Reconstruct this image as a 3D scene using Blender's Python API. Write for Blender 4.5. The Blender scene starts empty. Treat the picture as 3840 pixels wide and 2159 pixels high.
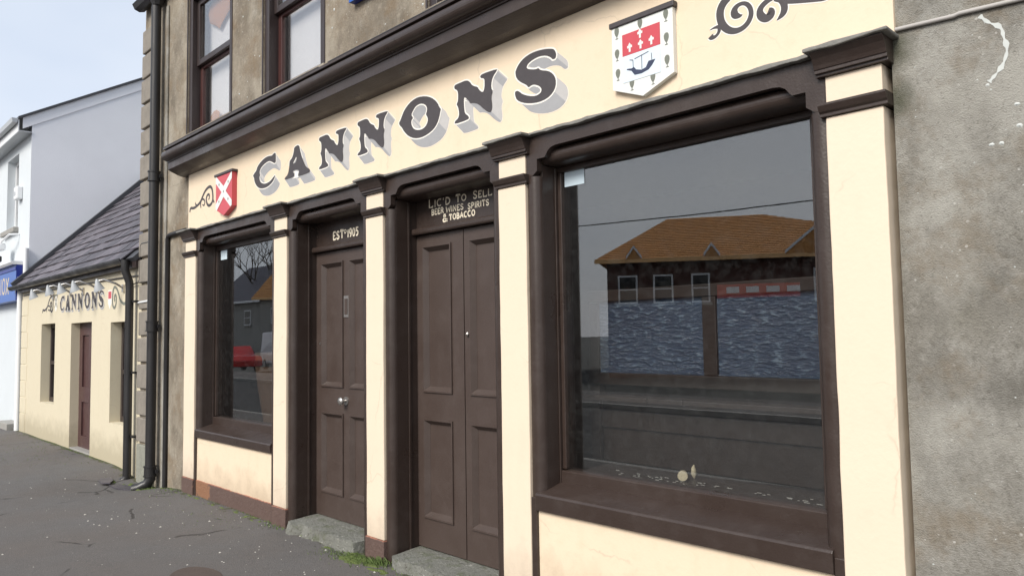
import bpy, math, random
from mathutils import Vector, Matrix, noise
from mathutils.geometry import tessellate_polygon
random.seed(7)
scene = bpy.context.scene
COL = scene.collection
# ---------------------------------------------------------------- camera
CAM = Vector((1.3741, -3.216, 1.6474))
yaw, pitch, roll = math.radians(46.0874), math.radians(3.5599), math.radians(-0.8846)
fwd = Vector((-math.sin(yaw)*math.cos(pitch), math.cos(yaw)*math.cos(pitch), math.sin(pitch)))
rt = Vector((math.cos(yaw), math.sin(yaw), 0)); up = rt.cross(fwd)
rt, up = math.cos(roll)*rt + math.sin(roll)*up, -math.sin(roll)*rt + math.cos(roll)*up
cd = bpy.data.cameras.new('camera'); cam = bpy.data.objects.new('camera', cd); COL.objects.link(cam)
cd.sensor_width = 36; cd.lens = 2842.7/3840*36; cd.clip_start = .05; cd.clip_end = 2000
M = Matrix((rt, up, -fwd)).transposed().to_4x4(); M.translation = CAM; cam.matrix_world = M
scene.camera = cam
# ---------------------------------------------------------------- sky, sun, exposure
SUN_EL, SUN_AZ = math.radians(38), math.radians(10)      # azimuth from straight in front of the shop, towards its left end
sdir = Vector((math.sin(SUN_AZ)*math.cos(SUN_EL), -math.cos(SUN_AZ)*math.cos(SUN_EL), math.sin(SUN_EL)))
w = bpy.data.worlds.new('World'); scene.world = w; w.use_nodes = True
nt = w.node_tree; nt.nodes.clear()
out = nt.nodes.new('ShaderNodeOutputWorld'); bg = nt.nodes.new('ShaderNodeBackground'); bg.inputs[1].default_value = 0.1
sky = nt.nodes.new('ShaderNodeTexSky'); sky.sky_type = 'NISHITA'; sky.sun_disc = False
sky.sun_elevation = SUN_EL; sky.sun_rotation = math.atan2(sdir.x, sdir.y); sky.dust_density = 3.0; sky.air_density = 1.0
tc = nt.nodes.new('ShaderNodeTexCoord'); mp = nt.nodes.new('ShaderNodeMapping'); mp.inputs['Scale'].default_value = (1, 1, 2.2)
nz = nt.nodes.new('ShaderNodeTexNoise'); nz.inputs['Scale'].default_value = 1.6; nz.inputs['Detail'].default_value = 4
cr = nt.nodes.new('ShaderNodeValToRGB'); cr.color_ramp.elements[0].position = .36; cr.color_ramp.elements[1].position = .66
cr.color_ramp.elements[0].color = (4.7, 5.4, 6.5, 1); cr.color_ramp.elements[1].color = (6.3, 6.8, 7.4, 1)
mx = nt.nodes.new('ShaderNodeMix'); mx.data_type = 'RGBA'; mx.inputs[0].default_value = .82
sp_ = nt.nodes.new('ShaderNodeSeparateXYZ'); hz = nt.nodes.new('ShaderNodeValToRGB'); hm = nt.nodes.new('ShaderNodeMix'); hm.data_type = 'RGBA'; hm.blend_type = 'MULTIPLY'; hm.inputs[0].default_value = 1
hz.color_ramp.elements[0].position = 0.0; hz.color_ramp.elements[0].color = (1.5, 1.38, 1.26, 1); hz.color_ramp.elements[1].position = .55; hz.color_ramp.elements[1].color = (.92, .94, .97, 1)
L = nt.links.new
L(tc.outputs['Generated'], mp.inputs[0]); L(mp.outputs[0], nz.inputs[0]); L(nz.outputs[0], cr.inputs[0])
L(sky.outputs[0], mx.inputs[6]); L(tc.outputs['Generated'], sp_.inputs[0]); L(sp_.outputs[2], hz.inputs[0]); L(cr.outputs[0], hm.inputs[6]); L(hz.outputs[0], hm.inputs[7]); L(hm.outputs[2], mx.inputs[7]); L(mx.outputs[2], bg.inputs[0]); L(bg.outputs[0], out.inputs[0])
sl = bpy.data.lights.new('sun', 'SUN'); sl.energy = 2.7; sl.angle = math.radians(28); sl.color = (1, .95, .87)
so = bpy.data.objects.new('sun', sl); COL.objects.link(so); so.rotation_euler = sdir.to_track_quat('Z', 'Y').to_euler(); so.location = (0, -12, 14)
vs = scene.view_settings; vs.view_transform = 'Standard'; vs.look = 'None'; vs.gamma = 1; vs.exposure = 0.53
scene.render.engine = 'CYCLES'
scene.cycles.max_bounces = 8; scene.cycles.transparent_max_bounces = 12

# ---------------------------------------------------------------- materials
def nodes(name):
    m = bpy.data.materials.new(name); m.use_nodes = True; t = m.node_tree
    b = t.nodes['Principled BSDF']; return m, t, b
def rgb(c): return (c[0], c[1], c[2], 1)
def pos(t):
    return t.nodes.new('ShaderNodeNewGeometry').outputs['Position']
def noi(t, scale, detail=4, rough=.55, vec=None, stretch=None):
    n = t.nodes.new('ShaderNodeTexNoise'); n.inputs['Scale'].default_value = scale; n.inputs['Detail'].default_value = detail; n.inputs['Roughness'].default_value = rough
    v = vec or pos(t)
    if stretch:
        q = t.nodes.new('ShaderNodeMapping'); q.inputs['Scale'].default_value = stretch; t.links.new(v, q.inputs[0]); v = q.outputs[0]
    t.links.new(v, n.inputs['Vector']); return n.outputs['Fac']
def ramp(t, fac, a, b, ca=(0,0,0), cb=(1,1,1)):
    r = t.nodes.new('ShaderNodeValToRGB'); e = r.color_ramp.elements
    e[0].position = a; e[1].position = b; e[0].color = rgb(ca); e[1].color = rgb(cb); t.links.new(fac, r.inputs[0]); return r.outputs[0]
def mix(t, fac, a, b, mode='MIX'):
    n = t.nodes.new('ShaderNodeMix'); n.data_type = 'RGBA'; n.blend_type = mode
    for s, v in ((0, fac), (6, a), (7, b)):
        if hasattr(v, 'is_output'): t.links.new(v, n.inputs[s])
        elif s == 0: n.inputs[0].default_value = v
        else: n.inputs[s].default_value = rgb(v)
    return n.outputs[2]
def math_(t, op, a, b=0.0):
    n = t.nodes.new('ShaderNodeMath'); n.operation = op
    for i, v in ((0, a), (1, b)):
        if hasattr(v, 'is_output'): t.links.new(v, n.inputs[i])
        else: n.inputs[i].default_value = v
    return n.outputs[0]
def bump(t, b, h, dist=.01, strength=1):
    n = t.nodes.new('ShaderNodeBump'); n.inputs['Distance'].default_value = dist; n.inputs['Strength'].default_value = strength
    t.links.new(h, n.inputs['Height']); t.links.new(n.outputs[0], b.inputs['Normal']); return n
def flat(name, col, rough=.6, var=.15, scale=6, bmp=.0, bscale=60, metal=0, spec=.5):
    m, t, b = nodes(name)
    f = noi(t, scale, 5)
    c = mix(t, f, tuple(x*(1-var) for x in col), tuple(min(1, x*(1+var)) for x in col))
    t.links.new(c, b.inputs['Base Color']); b.inputs['Roughness'].default_value = rough; b.inputs['Metallic'].default_value = metal
    b.inputs['Specular IOR Level'].default_value = spec
    if bmp: bump(t, b, noi(t, bscale, 3), bmp)
    return m
def paint(name, col, worn, rough=.42, dust=(.25, .22, .2)):
    """old gloss paint: brush ripple, paler dusty patches, a few chips"""
    m, t, b = nodes(name)
    f = noi(t, 3.5, 6, .6); g = noi(t, 30, 3, .6, stretch=(1, 1, .15))
    c = mix(t, f, tuple(x*.85 for x in col), tuple(x*1.12 for x in col))
    c = mix(t, math_(t, 'MULTIPLY', ramp(t, noi(t, 9, 6, .7), .5, .85), .16), c, dust)
    c = mix(t, ramp(t, noi(t, 26, 5, .7), .72, .76), c, worn)
    t.links.new(c, b.inputs['Base Color'])
    t.links.new(ramp(t, f, .3, .7, (rough-.1,)*3, (rough+.18,)*3), b.inputs['Roughness'])
    bump(t, b, mix(t, .5, g, noi(t, 90, 2)), .0022)
    return m
BROWN = (.041, .0275, .0225)
MAT = {}
MAT['brown'] = paint('brown gloss paint', BROWN, (.10, .08, .072), .34, (.16, .14, .135))
MAT['brown_door'] = paint('brown door paint', (.064, .045, .038), (.11, .085, .075), .42, (.16, .135, .125))
def cream(name, col, dirt, edge=0):
    m, t, b = nodes(name)
    f = noi(t, 1.7, 6, .6); g = noi(t, 14, 6, .65)
    c = mix(t, f, tuple(x*.95 for x in col), col)
    c = mix(t, math_(t, 'MULTIPLY', ramp(t, g, .52, .85), .28), c, dirt)
    c = mix(t, math_(t, 'MULTIPLY', ramp(t, noi(t, 5, 4, .6, stretch=(1, 1, .12)), .58, .8), .25), c, dirt)
    c = mix(t, math_(t, 'MULTIPLY', ramp(t, noi(t, 120, 2), .74, .77), .5), c, (.35, .27, .2))
    sp = t.nodes.new('ShaderNodeSeparateXYZ'); t.links.new(pos(t), sp.inputs[0])
    lowd = math_(t, 'ADD', sp.outputs[2], math_(t, 'MULTIPLY', math_(t, 'SUBTRACT', noi(t, 7, 6, .7), .5), .55))
    c = mix(t, math_(t, 'MULTIPLY', ramp(t, lowd, .12, .42, (1,1,1), (0,0,0)), .55), c, tuple(x*.62 for x in dirt))
    vc = t.nodes.new('ShaderNodeTexVoronoi'); vc.feature = 'DISTANCE_TO_EDGE'; vc.inputs['Scale'].default_value = 1.15
    wv = t.nodes.new('ShaderNodeTexNoise'); wv.inputs['Scale'].default_value = 4; wv.inputs['Detail'].default_value = 6; t.links.new(pos(t), wv.inputs['Vector'])
    t.links.new(mix(t, .22, pos(t), wv.outputs['Color'], 'ADD'), vc.inputs['Vector'])
    crk = math_(t, 'MULTIPLY', ramp(t, vc.outputs['Distance'], .001, .005, (1,1,1), (0,0,0)), ramp(t, noi(t, 2.1, 4), .5, .58))
    c = mix(t, math_(t, 'MULTIPLY', crk, .38), c, (.42, .33, .24))
    t.links.new(c, b.inputs['Base Color']); b.inputs['Roughness'].default_value = .62
    bump(t, b, mix(t, .4, noi(t, 45, 4), noi(t, 4, 4)), .0014)
    return m
MAT['cream'] = cream('cream masonry paint', (.78, .64, .475), (.60, .45, .30))
MAT['cream_wood'] = cream('cream painted pilaster', (.77, .645, .50), (.64, .52, .40))
MAT['cottage'] = cream('pale yellow cottage paint', (.66, .59, .44), (.50, .43, .28))
def render_mat(name, a, b_, moss=.3):
    m, t, b = nodes(name)
    big = noi(t, .9, 6, .6); mid = noi(t, 5, 8, .7); fine = noi(t, 55, 5, .75)
    c = mix(t, ramp(t, big, .35, .68), a, b_)
    c = mix(t, math_(t, 'MULTIPLY', ramp(t, mid, .42, .7), .55), c, tuple(x*.66 for x in a))
    c = mix(t, math_(t, 'MULTIPLY', ramp(t, noi(t, 2.6, 6, .7, stretch=(1, 1, .35)), .55, .75), .6), c, (.50, .50, .48))
    c = mix(t, math_(t, 'MULTIPLY', ramp(t, noi(t, 1.3, 5, .6), .56, .75), moss), c, (.27, .25, .17))
    c = mix(t, math_(t, 'MULTIPLY', ramp(t, fine, .35, .65), .45), tuple(x*.66 for x in a), c, 'MIX') if False else mix(t, ramp(t, fine, .32, .55), tuple(x*.78 for x in a), c)
    c = mix(t, math_(t, 'MULTIPLY', ramp(t, noi(t, 1.9, 8, .72), .46, .64), .65), c, tuple(x*.5 for x in a))
    c = mix(t, math_(t, 'MULTIPLY', ramp(t, noi(t, 11, 6, .7), .55, .7), .35), c, tuple(min(1, x*1.5) for x in b_))
    c = mix(t, math_(t, 'MULTIPLY', ramp(t, noi(t, 1.45, 6, .65, stretch=(1, 1, .7)), .47, .62), .7), c, tuple(min(1, x*f) for x, f in zip(b_, (1.27, 1.27, 1.25))))
    c = mix(t, math_(t, 'MULTIPLY', ramp(t, noi(t, 2.9, 5, .7), .50, .66), .6), c, tuple(x*f for x, f in zip(a, (.80, .68, .55))))
    c = mix(t, math_(t, 'MULTIPLY', ramp(t, noi(t, 70, 4, .7), .58, .66), .4), c, tuple(x*.45 for x in a))
    vo = t.nodes.new('ShaderNodeTexVoronoi'); vo.inputs['Scale'].default_value = 24; t.links.new(pos(t), vo.inputs['Vector'])
    spk = math_(t, 'MULTIPLY', ramp(t, vo.outputs['Distance'], .10, .16, (1,1,1), (0,0,0)), ramp(t, noi(t, 3, 3), .52, .6))
    c = mix(t, math_(t, 'MULTIPLY', spk, .6), c, (.6, .58, .54))
    t.links.new(c, b.inputs['Base Color']); b.inputs['Roughness'].default_value = .92; b.inputs['Specular IOR Level'].default_value = .2
    for P_ in ((.27, .05, 2.79), (.26, .05, 2.585)):     # algae where the capital and neck band shed rain
        vd = t.nodes.new('ShaderNodeVectorMath'); vd.operation = 'DISTANCE'; t.links.new(pos(t), vd.inputs[0]); vd.inputs[1].default_value = P_
        dd = math_(t, 'ADD', vd.outputs['Value'], math_(t, 'MULTIPLY', math_(t, 'SUBTRACT', noi(t, 16, 5, .7), .5), .12))
        c = mix(t, math_(t, 'MULTIPLY', ramp(t, dd, .02, .11, (1,1,1), (0,0,0)), .75), c, (.075, .08, .05))
    t.links.new(c, b.inputs['Base Color'])
    h = mix(t, .5, mix(t, .45, mid, fine), noi(t, 160, 3, .7))
    bump(t, b, h, .016)
    return m
MAT['render'] = render_mat('old grey cement render', (.265, .247, .212), (.355, .342, .312))
MAT['render_brown'] = render_mat('old brown cement render', (.285, .24, .185), (.37, .33, .27))
MAT['quoin'] = flat('quoin render', (.23, .205, .175), .9, .35, 7, .006, 50)
MAT['mossy_stone'] = flat('mossy stone', (.25, .25, .21), .9, .3, 9, .01, 40)
MAT['black_iron'] = paint('black iron paint', (.02, .019, .02), (.07, .045, .03), .4, (.06, .055, .05))
MAT['slate'] = flat('weathered slate', (.105, .097, .11), .55, .35, 5, .004, 30)
t_ = MAT['slate'].node_tree; b_ = t_.nodes['Principled BSDF']; src = b_.inputs['Base Color'].links[0].from_socket
oi = t_.nodes.new('ShaderNodeObjectInfo'); t_.links.new(mix(t_, oi.outputs['Random'], mix(t_, 1, src, (.55, .55, .58), 'MULTIPLY'), mix(t_, 1, src, (1.35, 1.3, 1.32), 'MULTIPLY')), b_.inputs['Base Color'])
MAT['slate_dark'] = flat('lead and ridge', (.05, .052, .06), .6, .3, 6)
MAT['white_wall'] = flat('white house paint', (.62, .66, .69), .75, .05, 2, .003, 60)
MAT['gable_wall'] = flat('lilac grey gable render', (.82, .83, .87), .8, .09, .8, .004, 50)
MAT['white_upvc'] = flat('white upvc', (.78, .79, .80), .35, .04, 4)
MAT['grey_upvc'] = flat('grey eaves board', (.42, .44, .46), .4, .06, 4)
MAT['blue'] = flat('blue shop board', (.02, .10, .40), .35, .12, 3)
MAT['blue_dark'] = flat('dark blue return', (.012, .03, .24), .4, .1, 3)
MAT['gold'] = flat('gold lettering', (.62, .50, .30), .4, .1, 10)
MAT['letter'] = flat('letter charcoal paint', (.058, .050, .053), .55, .22, 25)
MAT['letter_white'] = flat('letter white outline', (.82, .79, .73), .6, .05, 20)
MAT['halo'] = flat('letter shade pale edge', (.82, .74, .62), .6, .05, 20)
MAT['shade_dark'] = flat('letter shade grey', (.33, .33, .34), .6, .12, 20)
MAT['shade_light'] = flat('letter shade pale grey', (.47, .455, .445), .6, .1, 20)
MAT['text'] = flat('hand painted cream text', (.85, .76, .60), .6, .15, 40)
MAT['white_plate'] = flat('white enamel plate', (.74, .75, .72), .35, .05, 6)
MAT['red_plate'] = flat('red enamel', (.55, .07, .09), .4, .1, 10)
MAT['silver'] = flat('pale blue plate field', (.66, .74, .80), .4, .05, 6)
MAT['navy'] = flat('navy ship paint', (.035, .045, .09), .5, .1, 10)
MAT['tree_green'] = flat('green grey tree badge', (.17, .18, .15), .6, .15, 20)
MAT['steel'] = flat('worn steel', (.45, .43, .41), .32, .2, 30, metal=.85)
MAT['oak'] = flat('pale oak', (.26, .19, .12), .6, .3, 8, .003, 40)
MAT['interior_brown'] = flat('dark varnished wood', (.034, .024, .019), .45, .35, 8, .002, 30)
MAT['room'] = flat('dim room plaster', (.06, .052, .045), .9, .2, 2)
MAT['blind'] = flat('white window blind', (.86, .84, .83), .9, .03, 3)
MAT['lamp'] = flat('tan paper lampshade', (.52, .22, .06), .8, .15, 6)
MAT['sticker'] = flat('pale window sticker', (.62, .74, .82), .5, .04, 20)
MAT['cork'] = flat('bleached cork', (.62, .53, .36), .8, .15, 40)
MAT['cable_white'] = flat('weathered cable', (.42, .40, .38), .7, .15, 12)
MAT['lime'] = flat('lime streak', (.55, .57, .55), .9, .12, 20)
MAT['cottage_door'] = paint('maroon cottage paint', (.075, .035, .034), (.15, .09, .08))
MAT['dark_frame'] = paint('dark brown sash paint', (.035, .024, .023), (.09, .05, .045), .4, (.07, .06, .055))
MAT['maroon_sash'] = paint('maroon sash paint', (.055, .018, .016), (.1, .05, .04), .4, (.08, .05, .045))
MAT['lead_cap'] = flat('weathered grey capping', (.20, .195, .18), .8, .35, 12, .004, 60)
MAT['moss'] = flat('green moss', (.10, .13, .035), .95, .5, 14, .01, 80)
MAT['grass'] = flat('weed blades', (.11, .16, .045), .8, .4, 25)
MAT['chips'] = flat('pale stone chips', (.46, .44, .40), .9, .3, 30)
MAT['brick_red'] = flat('dark brick', (.10, .05, .04), .9, .3, 3)
MAT['tile_orange'] = flat('orange roof tiles', (.60, .29, .10), .85, .32, 2.2, .02, 6)
MAT['eaves_orange'] = flat('bright orange eaves board', (.85, .5, .22), .6, .1, 4)
MAT['pebbledash'] = flat('grey pebbledash', (.33, .32, .30), .95, .1, 6)
MAT['asphalt'] = flat('asphalt road', (.042, .041, .041), .9, .25, 4, .004, 120)
MAT['concrete'] = flat('concrete kerb', (.30, .29, .27), .9, .15, 6, .004, 60)
MAT['field'] = flat('distant ground', (.06, .06, .055), .95, .3, .3)
MAT['red_car'] = flat('red car paint', (.42, .02, .02), .2, .05, 3)
MAT['white_van'] = flat('white van paint', (.75, .76, .78), .25, .03, 3)
MAT['rubber'] = flat('black rubber', (.018, .018, .018), .8, .1, 8)
MAT['dark_glass'] = flat('dark glass', (.02, .025, .03), .06, .1, 3)
MAT['bark'] = flat('bare bark', (.07, .055, .045), .9, .3, 10)
MAT['red_sign'] = flat('red shop sign', (.62, .07, .04), .4, .08, 4)
MAT['patch'] = flat('rusty cover', (.085, .062, .052), .85, .25, 12, .004, 60)
MAT['barrel'] = flat('old barrel wood', (.10, .055, .03), .5, .3, 8)

def step_mat():
    m, t, b = nodes('worn step stone'); c = mix(t, noi(t, 6, 6, .7), (.13, .13, .11), (.26, .26, .235))
    c = mix(t, math_(t, 'MULTIPLY', ramp(t, noi(t, 9, 6, .7), .52, .66), .7), c, (.10, .115, .06)); c = mix(t, ramp(t, noi(t, 28, 5, .7), .62, .68), c, (.40, .39, .35)); c = mix(t, ramp(t, noi(t, 45, 4, .7), .6, .66), c, (.07, .065, .05))
    t.links.new(c, b.inputs['Base Color']); b.inputs['Roughness'].default_value = .9; bump(t, b, noi(t, 30, 6, .7), .02); return m
MAT['step'] = step_mat()
def plinth_mat():
    m, t, b = nodes('peeling brown plinth')
    f = noi(t, 2.2, 6, .6)
    c = mix(t, noi(t, 8, 5), (.085, .050, .042), (.13, .085, .07))
    sep = t.nodes.new('ShaderNodeSeparateXYZ'); t.links.new(pos(t), sep.inputs[0])
    band = ramp(t, math_(t, 'ADD', math_(t, 'ABSOLUTE', math_(t, 'ADD', sep.outputs[0], 6.72)), math_(t, 'MULTIPLY', math_(t, 'SUBTRACT', noi(t, 9, 5), .5), .5)), .16, .2, (1,1,1), (0,0,0))
    c = mix(t, math_(t, 'MULTIPLY', band, .8), c, (.27, .13, .065))
    edge = ramp(t, math_(t, 'ADD', sep.outputs[2], math_(t, 'MULTIPLY', noi(t, 30, 4), .02)), .168, .176)
    c = mix(t, edge, c, (.34, .14, .09))
    c = mix(t, ramp(t, math_(t, 'ADD', sep.outputs[2], math_(t, 'MULTIPLY', noi(t, 12, 4), .12)), .02, .07, (1,1,1), (0,0,0)), c, (.10, .105, .07))
    t.links.new(c, b.inputs['Base Color']); b.inputs['Roughness'].default_value = .7
    bump(t, b, noi(t, 35, 5), .008); return m
MAT['plinth'] = plinth_mat()

def pavement_mat():
    m, t, b = nodes('worn tarmac pavement')
    sep = t.nodes.new('ShaderNodeSeparateXYZ'); t.links.new(pos(t), sep.inputs[0])
    big = noi(t, .8, 6, .6); mid = noi(t, 4, 6, .65); fine = noi(t, 140, 4, .75)
    c = mix(t, ramp(t, big, .35, .65), (.185, .182, .184), (.185, .157, .140))
    c = mix(t, math_(t, 'MULTIPLY', ramp(t, mid, .45, .75), .5), c, (.130, .119, .113))
    c = mix(t, math_(t, 'MULTIPLY', ramp(t, fine, .42, .60), .8), tuple((.11, .104, .10)), c)
    vo = t.nodes.new('ShaderNodeTexVoronoi'); vo.inputs['Scale'].default_value = 90; t.links.new(pos(t), vo.inputs['Vector'])
    spk = math_(t, 'MULTIPLY', ramp(t, vo.outputs['Distance'], .12, .2, (1,1,1), (0,0,0)), ramp(t, noi(t, 40, 2), .55, .6))
    c = mix(t, math_(t, 'MULTIPLY', spk, .5), c, (.30, .28, .26))
    # moss and damp along the foot of the wall
    d = math_(t, 'ADD', sep.outputs[1], math_(t, 'MULTIPLY', math_(t, 'SUBTRACT', noi(t, 3.2, 6, .7), .5), .9))
    c = mix(t, math_(t, 'MULTIPLY', ramp(t, d, -.55, .02), .9), c, (.080, .080, .048))
    d2 = math_(t, 'ADD', sep.outputs[1], math_(t, 'MULTIPLY', math_(t, 'SUBTRACT', noi(t, 7, 6, .7), .5), .6))
    c = mix(t, math_(t, 'MULTIPLY', ramp(t, d2, -.10, .12), .8), c, (.10, .115, .05))
    # cracks
    vc = t.nodes.new('ShaderNodeTexVoronoi'); vc.feature = 'DISTANCE_TO_EDGE'; vc.inputs['Scale'].default_value = .75
    wv = t.nodes.new('ShaderNodeTexNoise'); wv.inputs['Scale'].default_value = 2.5; wv.inputs['Detail'].default_value = 5; t.links.new(pos(t), wv.inputs['Vector'])
    vm = mix(t, .16, pos(t), wv.outputs['Color'], 'ADD'); t.links.new(vm, vc.inputs['Vector'])
    crk = math_(t, 'MULTIPLY', ramp(t, vc.outputs['Distance'], .004, .012, (1,1,1), (0,0,0)), ramp(t, noi(t, 1.3, 3), .53, .58))
    c = mix(t, math_(t, 'MULTIPLY', crk, .7), c, (.035, .03, .028))
    t.links.new(c, b.inputs['Base Color']); b.inputs['Roughness'].default_value = .88; b.inputs['Specular IOR Level'].default_value = .3
    h = mix(t, .45, fine, mid); bump(t, b, math_(t, 'SUBTRACT', h, math_(t, 'MULTIPLY', crk, .5)), .014); return m
MAT['pavement'] = pavement_mat()

def glass_mat(name, r0=.085, tint=(.86, .88, .88)):
    m = bpy.data.materials.new(name); m.use_nodes = True; t = m.node_tree; t.nodes.clear()
    o = t.nodes.new('ShaderNodeOutputMaterial'); ge = t.nodes.new('ShaderNodeNewGeometry')
    dt = t.nodes.new('ShaderNodeVectorMath'); dt.operation = 'DOT_PRODUCT'; t.links.new(ge.outputs['Normal'], dt.inputs[0]); t.links.new(ge.outputs['Incoming'], dt.inputs[1])
    q = math_(t, 'POWER', math_(t, 'SUBTRACT', 1, math_(t, 'ABSOLUTE', dt.outputs['Value'])), 5)
    fac = math_(t, 'ADD', math_(t, 'MULTIPLY', q, 1-r0), r0)
    g = t.nodes.new('ShaderNodeBsdfGlossy'); g.inputs['Roughness'].default_value = .0
    bm = t.nodes.new('ShaderNodeBump'); bm.inputs['Distance'].default_value = .0002; bm.inputs['Strength'].default_value = .6
    n = t.nodes.new('ShaderNodeTexNoise'); n.inputs['Scale'].default_value = 2.2; t.links.new(ge.outputs['Position'], n.inputs['Vector']); t.links.new(n.outputs[0], bm.inputs['Height']); t.links.new(bm.outputs[0], g.inputs['Normal'])
    tr = t.nodes.new('ShaderNodeBsdfTransparent'); tr.inputs[0].default_value = rgb(tint)
    ms = t.nodes.new('ShaderNodeMixShader'); t.links.new(fac, ms.inputs[0]); t.links.new(tr.outputs[0], ms.inputs[1]); t.links.new(g.outputs[0], ms.inputs[2])
    # a film of dust on the pane
    df = t.nodes.new('ShaderNodeBsdfDiffuse'); df.inputs[0].default_value = (.4, .42, .42, 1)
    m2 = t.nodes.new('ShaderNodeMixShader'); t.links.new(math_(t, 'MULTIPLY', ramp(t, noi(t, 22, 6, .7), .45, .8), .022), m2.inputs[0])
    t.links.new(ms.outputs[0], m2.inputs[1]); t.links.new(df.outputs[0], m2.inputs[2]); t.links.new(m2.outputs[0], o.inputs[0]); return m
MAT['glass'] = glass_mat('window glass', .145, (.93, .94, .94))
MAT['glass_up'] = glass_mat('upper window glass', .2, (.96, .96, .96))
def ripple_mat():
    m, t, b = nodes('blue rippled obscure glass')
    n = noi(t, 15, 5, .6, stretch=(1, 1, 3.3)); n2 = noi(t, 2.2, 5)
    c = mix(t, n2, (.025, .042, .085), (.075, .115, .18))
    c = mix(t, math_(t, 'MULTIPLY', ramp(t, n, .54, .66), .6), c, (.27, .35, .44))  # bright highlights of the ripples, painted into the base colour
    t.links.new(c, b.inputs['Base Color']); b.inputs['Roughness'].default_value = .12; b.inputs['Specular IOR Level'].default_value = .9
    bump(t, b, n, .03); return m
MAT['ripple'] = ripple_mat()

# ---------------------------------------------------------------- mesh helpers
class MB:
    def __init__(s): s.v = []; s.f = []; s.m = []; s.mi = 0
    def quad(s, *p):
        i = len(s.v); s.v += [tuple(q) for q in p]; s.f.append(tuple(range(i, i+len(p)))); s.m.append(s.mi)
    def box(s, x0, x1, y0, y1, z0, z1):
        i = len(s.v)
        s.v += [(x, y, z) for z in (z0, z1) for y in (y0, y1) for x in (x0, x1)]
        for f in ((0,2,3,1), (4,5,7,6), (0,1,5,4), (2,6,7,3), (0,4,6,2), (1,3,7,5)): s.f.append(tuple(i+k for k in f)); s.m.append(s.mi)
        return s
    def hexa(s, p):   # 8 points, bottom 4 ccw then top 4
        i = len(s.v); s.v += [tuple(q) for q in p]
        for f in ((3,2,1,0), (4,5,6,7), (0,1,5,4), (1,2,6,5), (2,3,7,6), (3,0,4,7)): s.f.append(tuple(i+k for k in f)); s.m.append(s.mi)
        return s
    def prof(s, pts, x0, x1):   # closed YZ profile extruded along X
        i = len(s.v); n = len(pts)
        s.v += [(x0, y, z) for y, z in pts] + [(x1, y, z) for y, z in pts]
        for k in range(n):
            j = (k+1) % n; s.f.append((i+k, i+j, i+n+j, i+n+k)); s.m.append(s.mi)
        s.f.append(tuple(i+k for k in reversed(range(n)))); s.f.append(tuple(i+n+k for k in range(n))); s.m += [s.mi]*2
        return s
    def profv(s, pts, z0, z1):  # closed XY profile extruded along Z
        i = len(s.v); n = len(pts)
        s.v += [(x, y, z0) for x, y in pts] + [(x, y, z1) for x, y in pts]
        for k in range(n):
            j = (k+1) % n; s.f.append((i+k, i+j, i+n+j, i+n+k)); s.m.append(s.mi)
        s.f.append(tuple(i+k for k in reversed(range(n)))); s.f.append(tuple(i+n+k for k in range(n))); s.m += [s.mi]*2
        return s
    def tube(s, pts, r, seg=10, cap=True):
        pts = [Vector(p) for p in pts]; n = len(pts); rs = r if isinstance(r, (list, tuple)) else [r]*n
        base = len(s.v); prev = None
        for k, p in enumerate(pts):
            d = (pts[min(k+1, n-1)] - pts[max(k-1, 0)]).normalized()
            a = prev if prev else (Vector((0, 0, 1)) if abs(d.z) < .9 else Vector((1, 0, 0)))
            u = (a - d*a.dot(d)).normalized(); prev = u; vv = d.cross(u)
            for q in range(seg):
                an = 2*math.pi*q/seg; s.v.append(tuple(p + (u*math.cos(an) + vv*math.sin(an))*rs[k]))
        for k in range(n-1):
            for q in range(seg):
                a = base+k*seg+q; b2 = base+k*seg+(q+1) % seg; s.f.append((a, b2, b2+seg, a+seg)); s.m.append(s.mi)
        if cap:
            s.f.append(tuple(base+q for q in reversed(range(seg)))); s.f.append(tuple(base+(n-1)*seg+q for q in range(seg))); s.m += [s.mi]*2
        return s
    def poly(s, loops, y, back=None):   # polygon with holes in the XZ plane at depth y (faces -Y); back gives it thickness
        vv = [[Vector((x, z, 0)) for x, z in lp] for lp in loops]
        flat_ = [p for lp in loops for p in lp]
        for tri in tessellate_polygon(vv):
            p = [flat_[k] for k in tri]
            ar = (p[1][0]-p[0][0])*(p[2][1]-p[0][1]) - (p[2][0]-p[0][0])*(p[1][1]-p[0][1])
            if ar < 0: p.reverse()
            s.quad(*[(x, y, z) for x, z in p])
        if back is not None:
            for lp in loops:
                for k in range(len(lp)):
                    a, b2 = lp[k], lp[(k+1) % len(lp)]
                    s.quad((a[0], y, a[1]), (a[0], back, a[1]), (b2[0], back, b2[1]), (b2[0], y, b2[1]))
        return s
    def ribbon(s, pts, wd, y, back=None):   # painted stroke in the XZ plane
        n = len(pts); ws = wd if isinstance(wd, (list, tuple)) else [wd]*n
        Lp, Rp = [], []
        for k in range(n):
            a = Vector(pts[max(k-1, 0)]); c = Vector(pts[min(k+1, n-1)]); p = Vector(pts[k])
            d = (c-a); d = d.normalized() if d.length > 1e-9 else Vector((1, 0)); nn = Vector((-d.y, d.x))
            sc = 1.0
            if 0 < k < n-1:
                d1 = (p-a).normalized(); sc = min(1.5, 1/max(.5, abs(d.dot(d1))))
            Lp.append(p+nn*ws[k]*.5*sc); Rp.append(p-nn*ws[k]*.5*sc)
        for k in range(n-1):
            s.quad((Rp[k].x, y, Rp[k].y), (Rp[k+1].x, y, Rp[k+1].y), (Lp[k+1].x, y, Lp[k+1].y), (Lp[k].x, y, Lp[k].y))
        return s
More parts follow.
